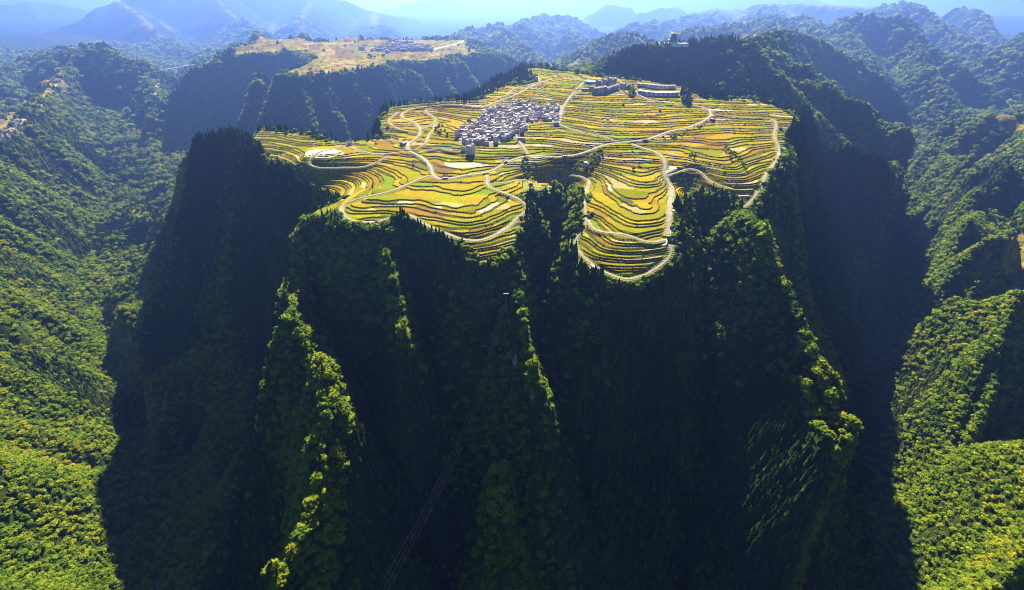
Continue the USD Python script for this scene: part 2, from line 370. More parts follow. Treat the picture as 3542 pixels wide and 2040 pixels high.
# slope of the base shapes
gy_, gx_ = np.zeros_like(Zc), np.zeros_like(Zc)
dA, dL = np.gradient(gaussian_filter(Zc, 1.2))
dA /= (az_c[1] - az_c[0]) * R_
dL /= (lr_c[1] - lr_c[0]) * R_
GXc = dA * np.cos(A_) + dL * np.sin(A_)
GYc = -dA * np.sin(A_) + dL * np.cos(A_)

# fine grid: each bearing gets its samples where they are seen
NAF, NRF = 1000, 900
az_f = np.linspace(AZ0, AZ1, NAF)
elev = np.arctan2(Zc - CAM_Z, R_)
w = np.abs(np.gradient(elev, axis=1)) * 1.0 + 0.0035
w = gaussian_filter(w, (6, 2))
cw = np.cumsum(w, axis=1)
cw = (cw - cw[:, :1]) / (cw[:, -1:] - cw[:, :1])
lr_w = np.stack([np.interp(np.linspace(0, 1, NRF), cw[i], lr_c) for i in range(NA)])
ia = (az_f - AZ0) / (AZ1 - AZ0) * (NA - 1)
lr_f = map_coordinates(lr_w, np.stack(np.meshgrid(ia, np.arange(NRF), indexing='ij')), order=1)
R = np.exp(lr_f)
A = np.repeat(az_f[:, None], NRF, 1)
X, Y = R * np.sin(A), R * np.cos(A)


def pick(F, x, y, order=1):
    a, l = np.arctan2(x, y), np.log(np.maximum(np.hypot(x, y), 46.0))
    return map_coordinates(F, np.stack([(a - AZ0) / (AZ1 - AZ0) * (NA - 1), (l - lr0) / (lr1 - lr0) * (NR - 1)]), order=order, mode='nearest')


def gullies(x, y, gx, gy, lam, k):
    """eroded runnels along the fall line: height in -1..1 and its gradient"""
    dx, dy = -gy, gx
    n = np.hypot(dx, dy) + 1e-6
    dx, dy = dx / n, dy / n
    p, q = x / lam, y / lam
    ip, iq = np.floor(p), np.floor(q)
    fp, fq = p - ip, q - iq
    c, sx, sy, wt = 0, 0, 0, 0
    for i in range(-1, 3):
        for j in range(-1, 3):
            jx, jy = (ip - i).astype(np.int64), (iq - j).astype(np.int64)
            ox, oy = fp + i - hash2(jx, jy, k) * .6, fq + j - hash2(jx, jy, k + 1) * .6
            wgt = np.exp(-2 * (ox * ox + oy * oy))
            m = (ox * dx + oy * dy) * 6.2
            c = c + np.cos(m) * wgt
            sn = -np.sin(m) * wgt
            sx, sy, wt = sx + sn * dx, sy + sn * dy, wt + wgt
    return c / wt, sx / wt * 6.2 / lam, sy / wt * 6.2 / lam


Z, GX, GY = pick(Zc, X, Y), pick(GXc, X, Y), pick(GYc, X, Y)
D1, D2 = pick(D1c, X, Y), pick(D2c, X, Y)
RD = pick(RIVD, X, Y)
free = smooth(1, 40, D1) * smooth(0, 60, D2) * smooth(4, 45, RD)
far = smooth(1600, 4200, R)
for lam0, amp, k in ((190, .30, 1), (85, .24, 2), (38, .15, 3)):
    slope = np.clip(np.hypot(GX, GY), 0, 1.3)
    g, ax, ay = gullies(X, Y, GX, GY, lam0, k * 10)
    a = amp * lam0 * slope * free * (1 - far)
    Z += g * a * .5
    gX, gY = ax * a * .5, ay * a * .5
    lamF = lam0 * 2.6
    g, ax, ay = gullies(X, Y, GX, GY, lamF, k * 10 + 5)
    a = amp * 1.0 * lamF * slope * far
    Z += g * a * .5
    GX, GY = GX + gX + ax * a * .5, GY + gY + ay * a * .5
Z += free * (fbm(X / 22, Y / 22, 3, 41) * 2.2 + far * fbm(X / 120, Y / 120, 4, 42) * 14)
# the river beds stay open, the ground under the terraced plateau sinks under it
_in = D1 < 0
Z[_in] = np.where(D1[_in] > -8, Z[_in], zb(X[_in], Y[_in])) + np.maximum(-7, D1[_in] * 1.2)
SL = np.hypot(GX, GY)
print('terrain', Z.min(), Z.max())


def grid_faces(na, nr):
    i, j = np.meshgrid(np.arange(na - 1), np.arange(nr - 1), indexing='ij')
    a = i * nr + j
    return np.stack([a, a + 1, a + nr + 1, a + nr], -1).reshape(-1, 4)


def put(path, v, f, mat, colors=None, face_colors=None, normals=None):
    m = UsdGeom.Mesh.Define(stage, path)
    f = np.asarray(f, np.int32)
    m.CreatePointsAttr(Vt.Vec3fArray.FromNumpy(np.ascontiguousarray(v, np.float32)))
    m.CreateFaceVertexCountsAttr(Vt.IntArray.FromNumpy(np.full(len(f), f.shape[1], np.int32)))
    m.CreateFaceVertexIndicesAttr(Vt.IntArray.FromNumpy(f.ravel()))
    m.CreateSubdivisionSchemeAttr('none')
    if normals is not None:
        m.CreateNormalsAttr(Vt.Vec3fArray.FromNumpy(np.ascontiguousarray(normals, np.float32)))
        m.SetNormalsInterpolation('vertex')
    if colors is not None:
        UsdGeom.PrimvarsAPI(m).CreatePrimvar('tint', T.Color3fArray, 'vertex').Set(Vt.Vec3fArray.FromNumpy(np.ascontiguousarray(colors, np.float32)))
    if face_colors is not None:
        UsdGeom.PrimvarsAPI(m).CreatePrimvar('tint', T.Color3fArray, 'uniform').Set(Vt.Vec3fArray.FromNumpy(np.ascontiguousarray(face_colors, np.float32)))
    if mat:
        UsdShade.MaterialBindingAPI.Apply(m.GetPrim()).Bind(UsdShade.Material.Get(stage, '/World/Looks/' + mat))
    return m.GetPrim()


def mix(a, b, t):
    return np.asarray(a) * (1 - t[..., None]) + np.asarray(b) * t[..., None]


# ground colours: forest floor, dry grass on gentle ground, bare rock
V = np.stack([X, Y, Z], -1)
MU, MV, MD = view(V)
n1, n2 = fbm(X / 60, Y / 60, 4, 51), fbm(X / 260, Y / 260, 3, 52)
C = mix((.018, .032, .007), (.045, .060, .009), np.clip(.5 + .8 * n1, 0, 1))  # forest floor green, kept dark to paint shade into the gaps between trees
gentle = smooth(.42, .15, SL + .12 * n1)
dry = mix((.20, .15, .055), (.13, .12, .04), np.clip(.5 + n1, 0, 1))
C = mix(C, dry, gentle * smooth(1100, 1900, R) * smooth(-200, -150, Z) * np.clip(.55 + 1.2 * n2, 0, 1))
ROCK = 0.0 * smooth(.46, .55, fbm(X / 40, Y / 60, 4, 55)) * smooth(.9, 1.2, SL) * smooth(250, 500, R) * (D1 > 160)
def spots(lst):
    m = np.zeros(X.shape)
    for u, v, ru, rv in lst:
        m = np.maximum(m, np.exp(-((MU - u) / ru) ** 2 - ((MV - v) / rv) ** 2))
    return np.where(MD > 5, m, 0)


FARM = smooth(.35, .6, spots([(48, 82, 26, 9), (40, 92, 16, 8), (32, 103, 10, 7), (8, 125, 16, 12), (20, 116, 10, 7), (90, 62, 10, 6), (100, 50, 6, 3), (1010, 124, 26, 9), (985, 128, 14, 5), (1022, 252, 22, 28), (140, 212, 9, 7), (150, 218, 6, 4), (585, 62, 14, 5), (850, 5, 40, 4), (745, 36, 26, 3), (700, 38, 10, 3)]) + .35 * fbm(X / 40, Y / 40, 3, 58))
FARM = np.maximum(FARM, smooth(-2, -25, D2 + 14 * fbm(X / 60, Y / 60, 2, 59)))
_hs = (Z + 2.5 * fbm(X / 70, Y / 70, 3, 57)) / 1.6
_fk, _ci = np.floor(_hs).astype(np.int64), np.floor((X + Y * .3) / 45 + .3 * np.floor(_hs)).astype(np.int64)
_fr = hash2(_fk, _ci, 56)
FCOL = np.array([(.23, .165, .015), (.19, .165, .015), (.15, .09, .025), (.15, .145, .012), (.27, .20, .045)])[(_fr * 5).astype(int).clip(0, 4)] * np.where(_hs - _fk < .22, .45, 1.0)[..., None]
SCAR = smooth(.55, .75, spots([(515, 360, 3, 8), (541, 353, 6, 4), (553, 362, 5, 6), (530, 397, 9, 4), (546, 404, 9, 4), (155, 84, 5, 8), (157, 94, 3, 6), (112, 362, 2.5, 9), (72, 166, 3.5, 4), (8, 238, 3, 8), (60, 100, 2.5, 7), (20, 196, 2.5, 6), (92, 124, 2, 2)]) + .5 * fbm(X / 14, Y / 14, 3, 53))
ROCK = np.maximum(ROCK, SCAR)
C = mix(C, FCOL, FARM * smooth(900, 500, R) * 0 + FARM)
C = mix(C, np.stack([.34 + .06 * n1, .29 + .05 * n1, .21 + .03 * n1], -1), ROCK)
usdkit.material(stage, '/World/Looks/ground', {
    'a': ('attribute', {'attribute': 'tint'}), 'g': ('geometry', {}),
    'n': ('noise_texture', {'scale': .25, 'detail': 6.0, 'roughness': .65}), 'm': ('map_range', {'from_min': .3, 'from_max': .7, 'to_min': .45, 'to_max': 1.5}),
    'x': ('mix', {'mix_type': 'multiply', 'fac': 1.0}), 'b': ('bump', {'strength': .6, 'distance': 2.0}), 'p': ('principled_bsdf', {'roughness': 1.0, 'specular_ior_level': 0.0})},
    [('g.position', 'n.vector'), ('n.fac', 'm.value'), ('a.color', 'x.color1'), ('m.result', 'x.color2'), ('x.color', 'p.base_color'), ('n.fac', 'b.height'), ('b.normal', 'p.normal')], surface='p.BSDF')
tag(put('/World/mountain_terrain', V.reshape(-1, 3), grid_faces(NAF, NRF), 'ground', colors=C.reshape(-1, 3)), kind='structure')

# ---------------------------------------------------------------- roads and tracks on the plateau: (label, width, pixels in the photograph)
ROADS = [
    ('grey main road winding past the foot of the crowded village to the long resort building', 4.6, px('z6', (1560, 345), (1650, 370), (1750, 430), (1850, 510), (1905, 590), (1910, 680), (1950, 740), (2010, 770), (2080, 765), (2200, 745), (2340, 705), (2500, 686)) +
     px('z7', (80, 680), (170, 665), (300, 620), (440, 520), (600, 455), (730, 410), (800, 415), (1000, 425), (1300, 430), (1500, 400), (1650, 360), (1850, 270), (2050, 225), (2250, 212), (2480, 190)) +
     px('z8', (120, 692), (250, 660), (350, 620), (480, 560), (600, 540), (790, 505), (900, 455), (1000, 410), (1075, 365), (1100, 310), (1060, 250), (1010, 220), (900, 195), (700, 175), (500, 150), (270, 125), (150, 90), (50, 45)) + px('zr', (1376, 520), (1355, 440), (1300, 390))),
    ('pale road climbing in curves from the left junction to the back rim and the pond', 4.2, px('z6', (1560, 345), (1555, 240), (1640, 200), (1730, 120), (1755, 40)) + px('c2', (585, 955), (560, 915), (500, 890), (440, 870), (450, 840), (500, 810), (600, 790), (720, 780), (850, 772), (1000, 792), (1050, 800), (1100, 775),
     (1200, 735), (1280, 710), (1340, 680), (1400, 645), (1490, 607), (1570, 585), (1650, 578), (1750, 585))),
    ('narrow track along the left back rim above the dark cliff', 3.0, px('c2', (400, 795), (450, 785), (600, 768), (750, 758), (870, 750), (1000, 750), (1150, 735), (1230, 705), (1270, 660), (1380, 628), (1450, 610), (1470, 595), (1455, 570), (1410, 548), (1380, 530))),
    ('short track bending round the leftmost golden terraces', 3.0, px('c2', (430, 822), (400, 852), (352, 880), (348, 905), (400, 950), (500, 974), (580, 980))),
    ('field path looping between orange terraces left of the village', 2.6, px('c2', (585, 965), (650, 935), (700, 905), (702, 880), (650, 845), (612, 830), (640, 800), (690, 788))),
    ('winding field path down from the orange terraces to the left junction', 2.4, px('c2', (702, 912), (685, 960), (640, 1010), (638, 1050), (600, 1085), (540, 1112))),
    ('straight pale road from the left junction along the pale dry fields', 3.4, px('z6', (1560, 345), (1400, 370), (1270, 390), (1150, 405), (1050, 390), (850, 340), (760, 312), (700, 280))),
    ('loop road round the pale dry fields at the far left', 3.4, px('z6', (1270, 395), (1260, 440), (1150, 490), (1050, 540), (960, 585), (900, 600), (800, 580), (650, 575), (450, 590), (300, 600), (150, 603), (95, 578), (90, 540), (105, 470), (160, 430), (250, 375), (330, 335), (430, 330), (520, 310), (590, 270), (640, 258), (700, 258))),
    ('pale track from the small hut to the left end of the loop road', 2.6, px('z6', (1535, 238), (1480, 226), (1350, 195), (1250, 165))),
    ('concrete path zigzagging to the lone white house below the village', 3.0, px('z6', (1700, 378), (1830, 345), (1950, 310), (2040, 280), (2110, 330), (2190, 360), (2300, 360), (2395, 345))),
    ('straight concrete path down from the village to the main road', 3.2, px('z7', (595, 105), (650, 190), (720, 300), (795, 408))),
    ('concrete path from the right end of the village down to the main road', 3.0, px('c2', (1610, 915), (1640, 930)) + px('z7', (1340, 10), (1450, 40), (1620, 100), (1800, 105), (1900, 130), (1960, 170), (2050, 205), (2120, 218))),
    ('white road leaving the right end of the village towards the grey row of houses', 4.0, px('c2', (1625, 862), (1640, 800), (1670, 755), (1710, 700), (1740, 672), (1775, 667))),
    ('narrow path from the white road past the pond', 2.6, px('c2', (1735, 670), (1780, 630), (1812, 600), (1830, 588))),
    ('tan road circling the front left lobe along the cliff edge', 4.0, px('z6', (1895, 690), (1700, 760), (1450, 885), (1250, 955), (1000, 1000), (850, 1035), (700, 1080), (610, 1130), (580, 1180), (590, 1240), (630, 1310), (710, 1355), (850, 1395), (1000, 1405), (1150, 1385), (1280, 1330), (1400, 1265), (1480, 1240), (1600, 1260), (1670, 1310), (1700, 1370), (1800, 1420)) +
     px('za', (1020, 685), (1200, 765), (1330, 820), (1450, 875), (1550, 900), (1620, 920), (1700, 928), (1800, 895), (1950, 820), (2065, 750), (2125, 690), (2135, 650), (2200, 600), (2290, 560), (2315, 535), (2285, 510), (2250, 490), (2220, 450), (2080, 380), (1960, 340), (1860, 310), (1805, 275), (1805, 240), (1815, 180), (1805, 138))),
    ('narrow grey road contouring round the head of the wooded ravine', 3.0, px('z7', (195, 815), (400, 820), (560, 790), (680, 740), (760, 750), (815, 780), (805, 815), (850, 855), (960, 880), (1080, 900), (1130, 880), (1180, 810), (1200, 720), (1250, 675), (1320, 660), (1420, 670), (1500, 695), (1600, 710), (1670, 740), (1695, 790), (1660, 860), (1620, 950), (1600, 1060), (1610, 1180), (1635, 1290))),
    ('tan road circling the front right lobe along the cliff edge', 3.6, px('zb', (432, 610), (430, 690), (400, 770), (318, 835), (295, 920), (295, 980), (335, 1050), (405, 1110), (465, 1170), (545, 1210), (640, 1280), (740, 1325), (850, 1370), (920, 1370), (1010, 1340), (1180, 1270), (1295, 1175), (1410, 1095), (1428, 1050), (1405, 970), (1370, 900))),
    ('pale road across the front right lobe between bright fields', 3.8, px('zb', (434, 640), (460, 720), (510, 790), (600, 820), (750, 815), (870, 820), (970, 865), (1060, 920), (1150, 950), (1230, 940), (1290, 910), (1345, 880))),
    ('wide pale dirt road down the right side of the front right lobe', 6.0, px('z7', (2270, 222), (2350, 275), (2440, 303)) + px('z8', (120, 822), (230, 832), (330, 890), (400, 950), (430, 1040), (430, 1100), (395, 1160)) + px('zb', (1305, 130), (1350, 200), (1400, 280), (1415, 340), (1395, 420), (1385, 550), (1385, 650), (1370, 760), (1355, 870))),
    ('narrow road through the right terraces to the ravine fields', 3.0, px('z8', (420, 1215), (550, 1170), (700, 1130), (780, 1075), (830, 1062), (900, 1095), (960, 1160), (1025, 1220), (1045, 1310), (1100, 1345), (1250, 1355), (1350, 1378), (1390, 1420))),
    ('road along the right rim of the terraces above the forest', 3.6, px('z8', (1110, 332), (1200, 322), (1350, 332), (1500, 370), (1700, 375), (1850, 350), (1950, 357), (2005, 390), (2045, 450), (2040, 530), (2000, 630), (2045, 720), (2075, 800), (2100, 890), (2055, 960), (1985, 1080), (1885, 1200), (1845, 1350), (1780, 1450)) + px('zb', (2460, 260), (2385, 360), (2315, 470), (2245, 550), (2215, 540), (2205, 500))),
]
road_lines = []
for label, width, pts in ROADS:
    P = at([p[0] for p in pts], [p[1] for p in pts])
    P = resample(P, 5.0)
    for k in range(2):
        P[:, k] = gaussian_filter1d(P[:, k], 1.5, mode='nearest')
    P = resample(P, 2.5)
    P[:, 2] = gaussian_filter1d(zb(P[:, 0], P[:, 1]), 3, mode='nearest')
    road_lines.append((label, width, P))
from scipy.spatial import cKDTree
_all = np.concatenate([np.c_[P, np.full(len(P), w_)] for _, w_, P in road_lines])
road_tree = cKDTree(_all[:, :2])


def to_road(x, y):
    """distance to the nearest road's edge and that road's height"""
    d, i = road_tree.query(np.stack([np.ravel(x), np.ravel(y)], -1), distance_upper_bound=30.0)
    ok = np.isfinite(d)
    i = np.where(ok, i, 0)
    return np.where(ok, d - _all[i, 3] * .31, 30.0).reshape(np.shape(x)), _all[i, 2].reshape(np.shape(x))


# ---------------------------------------------------------------- terraces
VILLAGE = at(*zip(*px('zv', (80, 790), (180, 650), (330, 560), (520, 520), (600, 330), (700, 240), (880, 210), (1120, 190), (1250, 130), (1480, 90), (1700, 130), (1900, 170), (2120, 190), (2290, 130), (2340, 160), (2300, 340), (2320, 420), (2220, 560), (2020, 490), (1880, 450), (1720, 520), (1560, 500), (1640, 590), (1530, 700), (1400, 740), (1330, 800), (1230, 850), (1010, 900), (900, 960), (700, 980), (480, 960), (210, 920))))
STEP = 1.25


def surf0(x, y):
    calm = 1 - .85 * np.exp(-((x + 208) / 40) ** 2 - ((y - 548) / 42) ** 2)
    return zb(x, y) + calm * 2.1 * fbm(x / 75, y / 50, 3, 61) + .35 * fbm(x / 11, y / 11, 2, 62)


def terrace(x, y, cell):
    """height, level, share of the way across the terrace and the bank's share, on the stepped fields"""
    e = 1.0
    h = surf0(x, y)
    slope = np.hypot(zb(x + e, y) - zb(x - e, y), zb(x, y + e) - zb(x, y - e)) / (2 * e) + .015
    q = np.clip((0.75 + .85 * cell) * slope / STEP, .03, .42)
    L = (h + .42 * np.sin(h * 1.75 + 2.5 * fbm(x / 90, y / 90, 2, 64))) / STEP
    k = np.floor(L)
    fr = L - k
    up = np.clip((fr - (1 - q)) / q, 0, 1)
    return (k + up) * STEP + .12 * fr * (up == 0), k, fr, q


PAZ0, PAZ1 = math.radians(-37), math.radians(33)
NPA, NPR = 860, 600
th = np.radians(np.linspace(33.5, 4.6, NPR))
pa = np.linspace(PAZ0, PAZ1, NPA)
pr = np.interp(th, np.radians([3, 5, 6.5, 10, 15, 20, 25, 34]), [2000, 1340, 1080, 790, 600, 480, 390, 250])
pr = np.interp(np.linspace(0, 1, NPR), np.linspace(0, 1, NPR), pr)
PA, PR = np.meshgrid(pa, pr, indexing='ij')
px_, py_ = PR * np.sin(PA), PR * np.cos(PA)
cell = np.gradient(PR, axis=1) * .5
pd = pick(D1c, px_, py_)
near = pd < 14
pz, pk, pf, pq = np.zeros_like(PR), np.zeros_like(PR), np.zeros_like(PR), np.ones_like(PR)
pd[near] = polygon_field(RIMW, px_[near], py_[near])[0] - 5
pz[near], pk[near], pf[near], pq[near] = terrace(px_[near], py_[near], cell[near])
vd = np.full(PR.shape, 99.0)
vd[near] = polygon_field(VILLAGE, px_[near], py_[near])[0]
rd, rz = np.full(PR.shape, 30.0), np.zeros_like(PR)
rd[near], rz[near] = to_road(px_[near], py_[near])
b = smooth(4.5, .8, rd - .4 * cell)
pz = pz * (1 - b) + (rz - .15) * b
zs = np.zeros_like(PR)
zs[near] = zb(px_[near], py_[near])
b = smooth(2, -6, vd)
pz = pz * (1 - b) + zs * b
pz -= 2.6 * smooth(-1.0, 3.0, pd)
PV = np.stack([px_, py_, pz], -1).reshape(-1, 3)
PF = grid_faces(NPA, NPR)
PF = PF[(pd.ravel()[PF] < 3.2).all(1)]
fc = PV[PF].mean(1)
fx, fy = fc[:, 0], fc[:, 1]
fcell = cell.ravel()[PF[:, 0]]
_, fk, ff, fq = terrace(fx, fy, fcell)
frd, _ = to_road(fx, fy)
fvd = polygon_field(VILLAGE, fx, fy)[0]
frim = polygon_field(RIMW, fx, fy)[0] - 5
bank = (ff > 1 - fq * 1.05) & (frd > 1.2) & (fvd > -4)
# fields within one terrace: irregular lots
gu, gv = (fx + fk * 57.3) / 34 + .5 * fbm(fx / 30, fy / 30, 2, 71), (fy * 1.0 + fk * 31.7) / 26
iu, iv = np.floor(gu).astype(np.int64), np.floor(gv).astype(np.int64)
bd, bi = np.full(len(fx), 1e9), np.zeros(len(fx))
for i in (-1, 0, 1):
    for j in (-1, 0, 1):
        cu, cv = iu + i, iv + j
        dd_ = (gu - cu - hash2(cu, cv, 3)) ** 2 + (gv - cv - hash2(cu, cv, 4)) ** 2
        m = dd_ < bd
        bd, bi = np.where(m, dd_, bd), np.where(m, hash2(cu, cv, 5), bi)
fid = np.round(bi * 1e6) + fk * 1e7
fr1 = hash2(np.floor(bi * 1e6).astype(np.int64), fk.astype(np.int64), 8)
fr2 = hash2(np.floor(bi * 1e6).astype(np.int64), fk.astype(np.int64), 9)
PAL = np.array([(.27, .19, .005), (.21, .19, .004), (.31, .22, .008), (.15, .15, .005), (.20, .115, .012), (.34, .26, .09), (.17, .095, .03), (.145, .20, .008), (.36, .31, .19), (.10, .105, .02)])
reg = fbm(fx / 120, fy / 120, 3, 81)
uu_, vv_, _d = view(fc)
warm = smooth(.0, 1.0, np.exp(-((uu_ - 420) / 90) ** 2 - ((vv_ - 118) / 32) ** 2) * 1.3 + .8 * np.exp(-((uu_ - 385) / 60) ** 2 - ((vv_ - 172) / 18) ** 2) + .7 * np.exp(-((uu_ - 730) / 60) ** 2 - ((vv_ - 145) / 30) ** 2) + .4 * np.exp(-((uu_ - 640) / 90) ** 2 - ((vv_ - 115) / 22) ** 2))
pw = np.stack([np.full(len(fx), w_) for w_ in (1.5, 2.1, .9, .8, .20, .45, .12, .6, .2, .08)], 1)
pw[:, 4] += .8 * warm
pw[:, 6] += .3 * warm
pw[:, 0] += .7 * warm
pw[:, 7] *= 1 - warm * .9
pw[:, 1] *= 1 - warm * .6
pw[:, 1] += np.clip(reg, 0, 1) * 1.2
cum = np.cumsum(pw, 1)
cum /= cum[:, -1:]
ci = (fr1[:, None] > cum).sum(1).clip(0, len(PAL) - 1)
col = PAL[ci] * (.78 + .28 * fr2)[:, None] * (1 + .10 * fbm(fx / 7, fy / 7, 2, 83))[:, None]
pale = np.exp(-((uu_ - 322) / 22) ** 2 - ((vv_ - 154) / 6) ** 2) * 1.2 > .4 + .4 * fr1
col[pale] = np.array((.60, .53, .36)) * (.85 + .25 * fr2[pale])[:, None]
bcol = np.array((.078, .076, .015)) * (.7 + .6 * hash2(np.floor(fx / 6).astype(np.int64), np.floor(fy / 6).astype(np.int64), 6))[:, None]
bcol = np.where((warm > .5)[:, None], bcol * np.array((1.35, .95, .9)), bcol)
verge = mix((.28, .25, .10), (.17, .19, .05), np.clip(.5 + fbm(fx / 9, fy / 9, 2, 84), 0, 1))
col = np.where((frd < 1.6)[:, None], verge, col)
col = np.where((fvd < 0)[:, None], np.array((.30, .27, .22)), col)
edge = frim > -7 + 5 * fbm(fx / 15, fy / 15, 2, 85)
col = np.where((edge & (frd > 1))[:, None], mix((.20, .21, .045), (.12, .15, .03), np.clip(.5 + fbm(fx / 12, fy / 12, 2, 86), 0, 1)), col)
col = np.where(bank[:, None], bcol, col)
usdkit.material(stage, '/World/Looks/field', {
    'a': ('attribute', {'attribute': 'tint'}), 'g': ('geometry', {}),
    'n': ('noise_texture', {'scale': .9, 'detail': 5.0, 'roughness': .7}), 'm': ('map_range', {'from_min': .3, 'from_max': .7, 'to_min': .72, 'to_max': 1.25}),
    'w': ('wave_texture', {'wave_type': 'bands', 'bands_direction': 'x', 'scale': .11, 'distortion': 1.5, 'detail': 2.0, 'detail_scale': 1.0}), 'wm': ('map_range', {'from_min': 0., 'from_max': 1., 'to_min': .88, 'to_max': 1.08}),
    'x': ('mix', {'mix_type': 'multiply', 'fac': 1.0}), 'y': ('mix', {'mix_type': 'multiply', 'fac': 1.0}), 'b': ('bump', {'strength': .5, 'distance': .4}), 'p': ('principled_bsdf', {'roughness': 1.0, 'specular_ior_level': 0.0})},
    [('g.position', 'n.vector'), ('g.position', 'w.vector'), ('n.fac', 'm.value'), ('w.fac', 'wm.value'), ('a.color', 'x.color1'), ('m.result', 'x.color2'), ('x.color', 'y.color1'), ('wm.result', 'y.color2'), ('y.color', 'p.base_color'), ('n.fac', 'b.height'), ('b.normal', 'p.normal')], surface='p.BSDF')
plateau = UsdGeom.Xform.Define(stage, '/World/terraced_plateau')
tag(plateau.GetPrim(), kind='structure')


def submesh(path, sel, mat):
    f = PF[sel]
    used, inv = np.unique(f, return_inverse=True)
    return put(path, PV[used], inv.reshape(f.shape), mat, face_colors=col[sel])


plain = ~bank & (frd > 1.6) & (fvd > 0) & ~edge
ids, inv = np.unique(fid[plain], return_inverse=True)
qa = PV[PF[plain]]
su, sv, _ = view(qa)
area = .5 * np.abs((su[:, 2] - su[:, 0]) * (sv[:, 3] - sv[:, 1]) - (su[:, 3] - su[:, 1]) * (sv[:, 2] - sv[:, 0]))
tot = np.bincount(inv, weights=area)
big = np.argsort(tot)[::-1][:300]
rank = np.full(len(ids), -1)
rank[big] = np.arange(len(big))
frank = np.full(len(fx), -1)
frank[plain] = rank[inv]
order = np.argsort(frank, kind='stable')
lo = np.searchsorted(frank[order], np.arange(len(big) + 1))
for k in range(len(big)):
    submesh(child('/World/terraced_plateau', 'rice_field'), order[lo[k]:lo[k + 1]], 'field')
tag(submesh('/World/terraced_plateau/small_field', (frank < 0) & ~bank, 'field'), kind='stuff')
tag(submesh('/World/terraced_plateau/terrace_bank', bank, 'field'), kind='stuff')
print('plateau faces', len(PF), 'field px', tot[big[0]], tot[big[-1]])

usdkit.material(stage, '/World/Looks/road', {
    'g': ('geometry', {}), 'n': ('noise_texture', {'scale': .35, 'detail': 5.0}), 'r': ('rgb_ramp', {'ramp': [(.3, (.14, .11, .065)), (.7, (.23, .185, .11))]}), 'p': ('principled_bsdf', {'roughness': .9})},
    [('g.position', 'n.vector'), ('n.fac', 'r.fac'), ('r.color', 'p.base_color')], surface='p.BSDF')
usdkit.material(stage, '/World/Looks/asphalt', {
    'g': ('geometry', {}), 'n': ('noise_texture', {'scale': .35, 'detail': 5.0}), 'r': ('rgb_ramp', {'ramp': [(.3, (.12, .11, .095)), (.7, (.19, .17, .14))]}), 'p': ('principled_bsdf', {'roughness': .85})},
    [('g.position', 'n.vector'), ('n.fac', 'r.fac'), ('r.color', 'p.base_color')], surface='p.BSDF')


def ribbon(P, width, thick=.5, wob=0.0):
    t = np.gradient(P[:, :2], axis=0)
    t /= np.linalg.norm(t, axis=1, keepdims=True) + 1e-9
    nrm = np.stack([-t[:, 1], t[:, 0]], 1)
    w_ = width / 2 * (1 + wob * fbm(np.arange(len(P)) / 4.0, np.zeros(len(P)), 2, 7))[:, None]
    lift = .06 + .00035 * np.linalg.norm(P[:, :2], axis=1)
    out = []
    for s, dz in ((1, -thick), (1, 0), (-1, 0), (-1, -thick)):
        out.append(np.c_[P[:, :2] + s * nrm * w_, P[:, 2] + lift + dz])
    v = np.stack(out, 1).reshape(-1, 3)
    f = []
    for i in range(len(P) - 1):
        for k in range(3):
            a = i * 4 + k
            f.append((a, a + 4, a + 5, a + 1))
    return v, f


for n, (label, width, P) in enumerate(road_lines):
    v, f = ribbon(P, width * .60, wob=.25)
    tag(put('/World/' + numbered('road'), v, f, 'asphalt' if n == 0 else 'road'), label=label, cat='road', kind='structure')

# ---------------------------------------------------------------- trees
def leaf_material(name, ramp, sc=.012):
    usdkit.material(stage, '/World/Looks/' + name, {
        'o': ('object_info', {}), 'g': ('geometry', {}), 'n': ('noise_texture', {'scale': sc, 'detail': 3.0, 'roughness': .6}),
        'f': ('noise_texture', {'scale': .55, 'detail': 3.0, 'roughness': .7}), 'fm': ('map_range', {'from_min': .3, 'from_max': .7, 'to_min': .45, 'to_max': 1.45}),
        's': ('math', {'math_type': 'multiply_add', 'value2': .62}), 'k': ('math', {'math_type': 'multiply_add', 'value2': .9, 'value3': -.26}),
        'r': ('rgb_ramp', {'ramp': ramp}), 'x': ('mix', {'mix_type': 'multiply', 'fac': 1.0}),
        'd': ('principled_bsdf', {'roughness': .8, 'specular_ior_level': .06}), 't': ('translucent_bsdf', {}), 'mx': ('mix_closure', {'fac': .55})},
        [('g.position', 'n.vector'), ('g.position', 'f.vector'), ('f.fac', 'fm.value'), ('o.random', 's.value1'), ('n.fac', 'k.value1'), ('k.value', 's.value3'), ('s.value', 'r.fac'), ('r.color', 'x.color1'), ('fm.result', 'x.color2'),
         ('x.color', 'd.base_color'), ('x.color', 't.color'), ('d.BSDF', 'mx.closure1'), ('t.BSDF', 'mx.closure2')], surface='mx.closure')


leaf_material('broad_leaves', [(0, (.05, .11, .010)), (.25, (.11, .19, .010)), (.5, (.22, .30, .010)), (.74, (.31, .355, .012)), (.9, (.38, .35, .014)), (.97, (.32, .19, .02)), (1, (.22, .12, .02))])
leaf_material('needles', [(0, (.030, .062, .016)), (.5, (.065, .11, .018)), (.8, (.14, .18, .02)), (1, (.22, .22, .025))])
usdkit.material(stage, '/World/Looks/bark', {'p': ('principled_bsdf', {'base_color': (.07, .05, .035), 'roughness': .9})}, surface='p.BSDF')


def blob(rng, r, c, squash=.8, sub=1):
    m = trimesh.creation.icosphere(subdivisions=sub, radius=1.0)
    v = np.array(m.vertices)
    v *= (1 + rng.normal(0, .26, len(v)))[:, None] * r
    v[:, 2] *= squash
    return v + c, np.array(m.faces)


def join(parts):
    vs, fs, n = [], [], 0
    for v, f in parts:
        vs.append(v)
        fs.append(np.asarray(f) + n)
        n += len(v)
    return np.concatenate(vs), np.concatenate(fs)


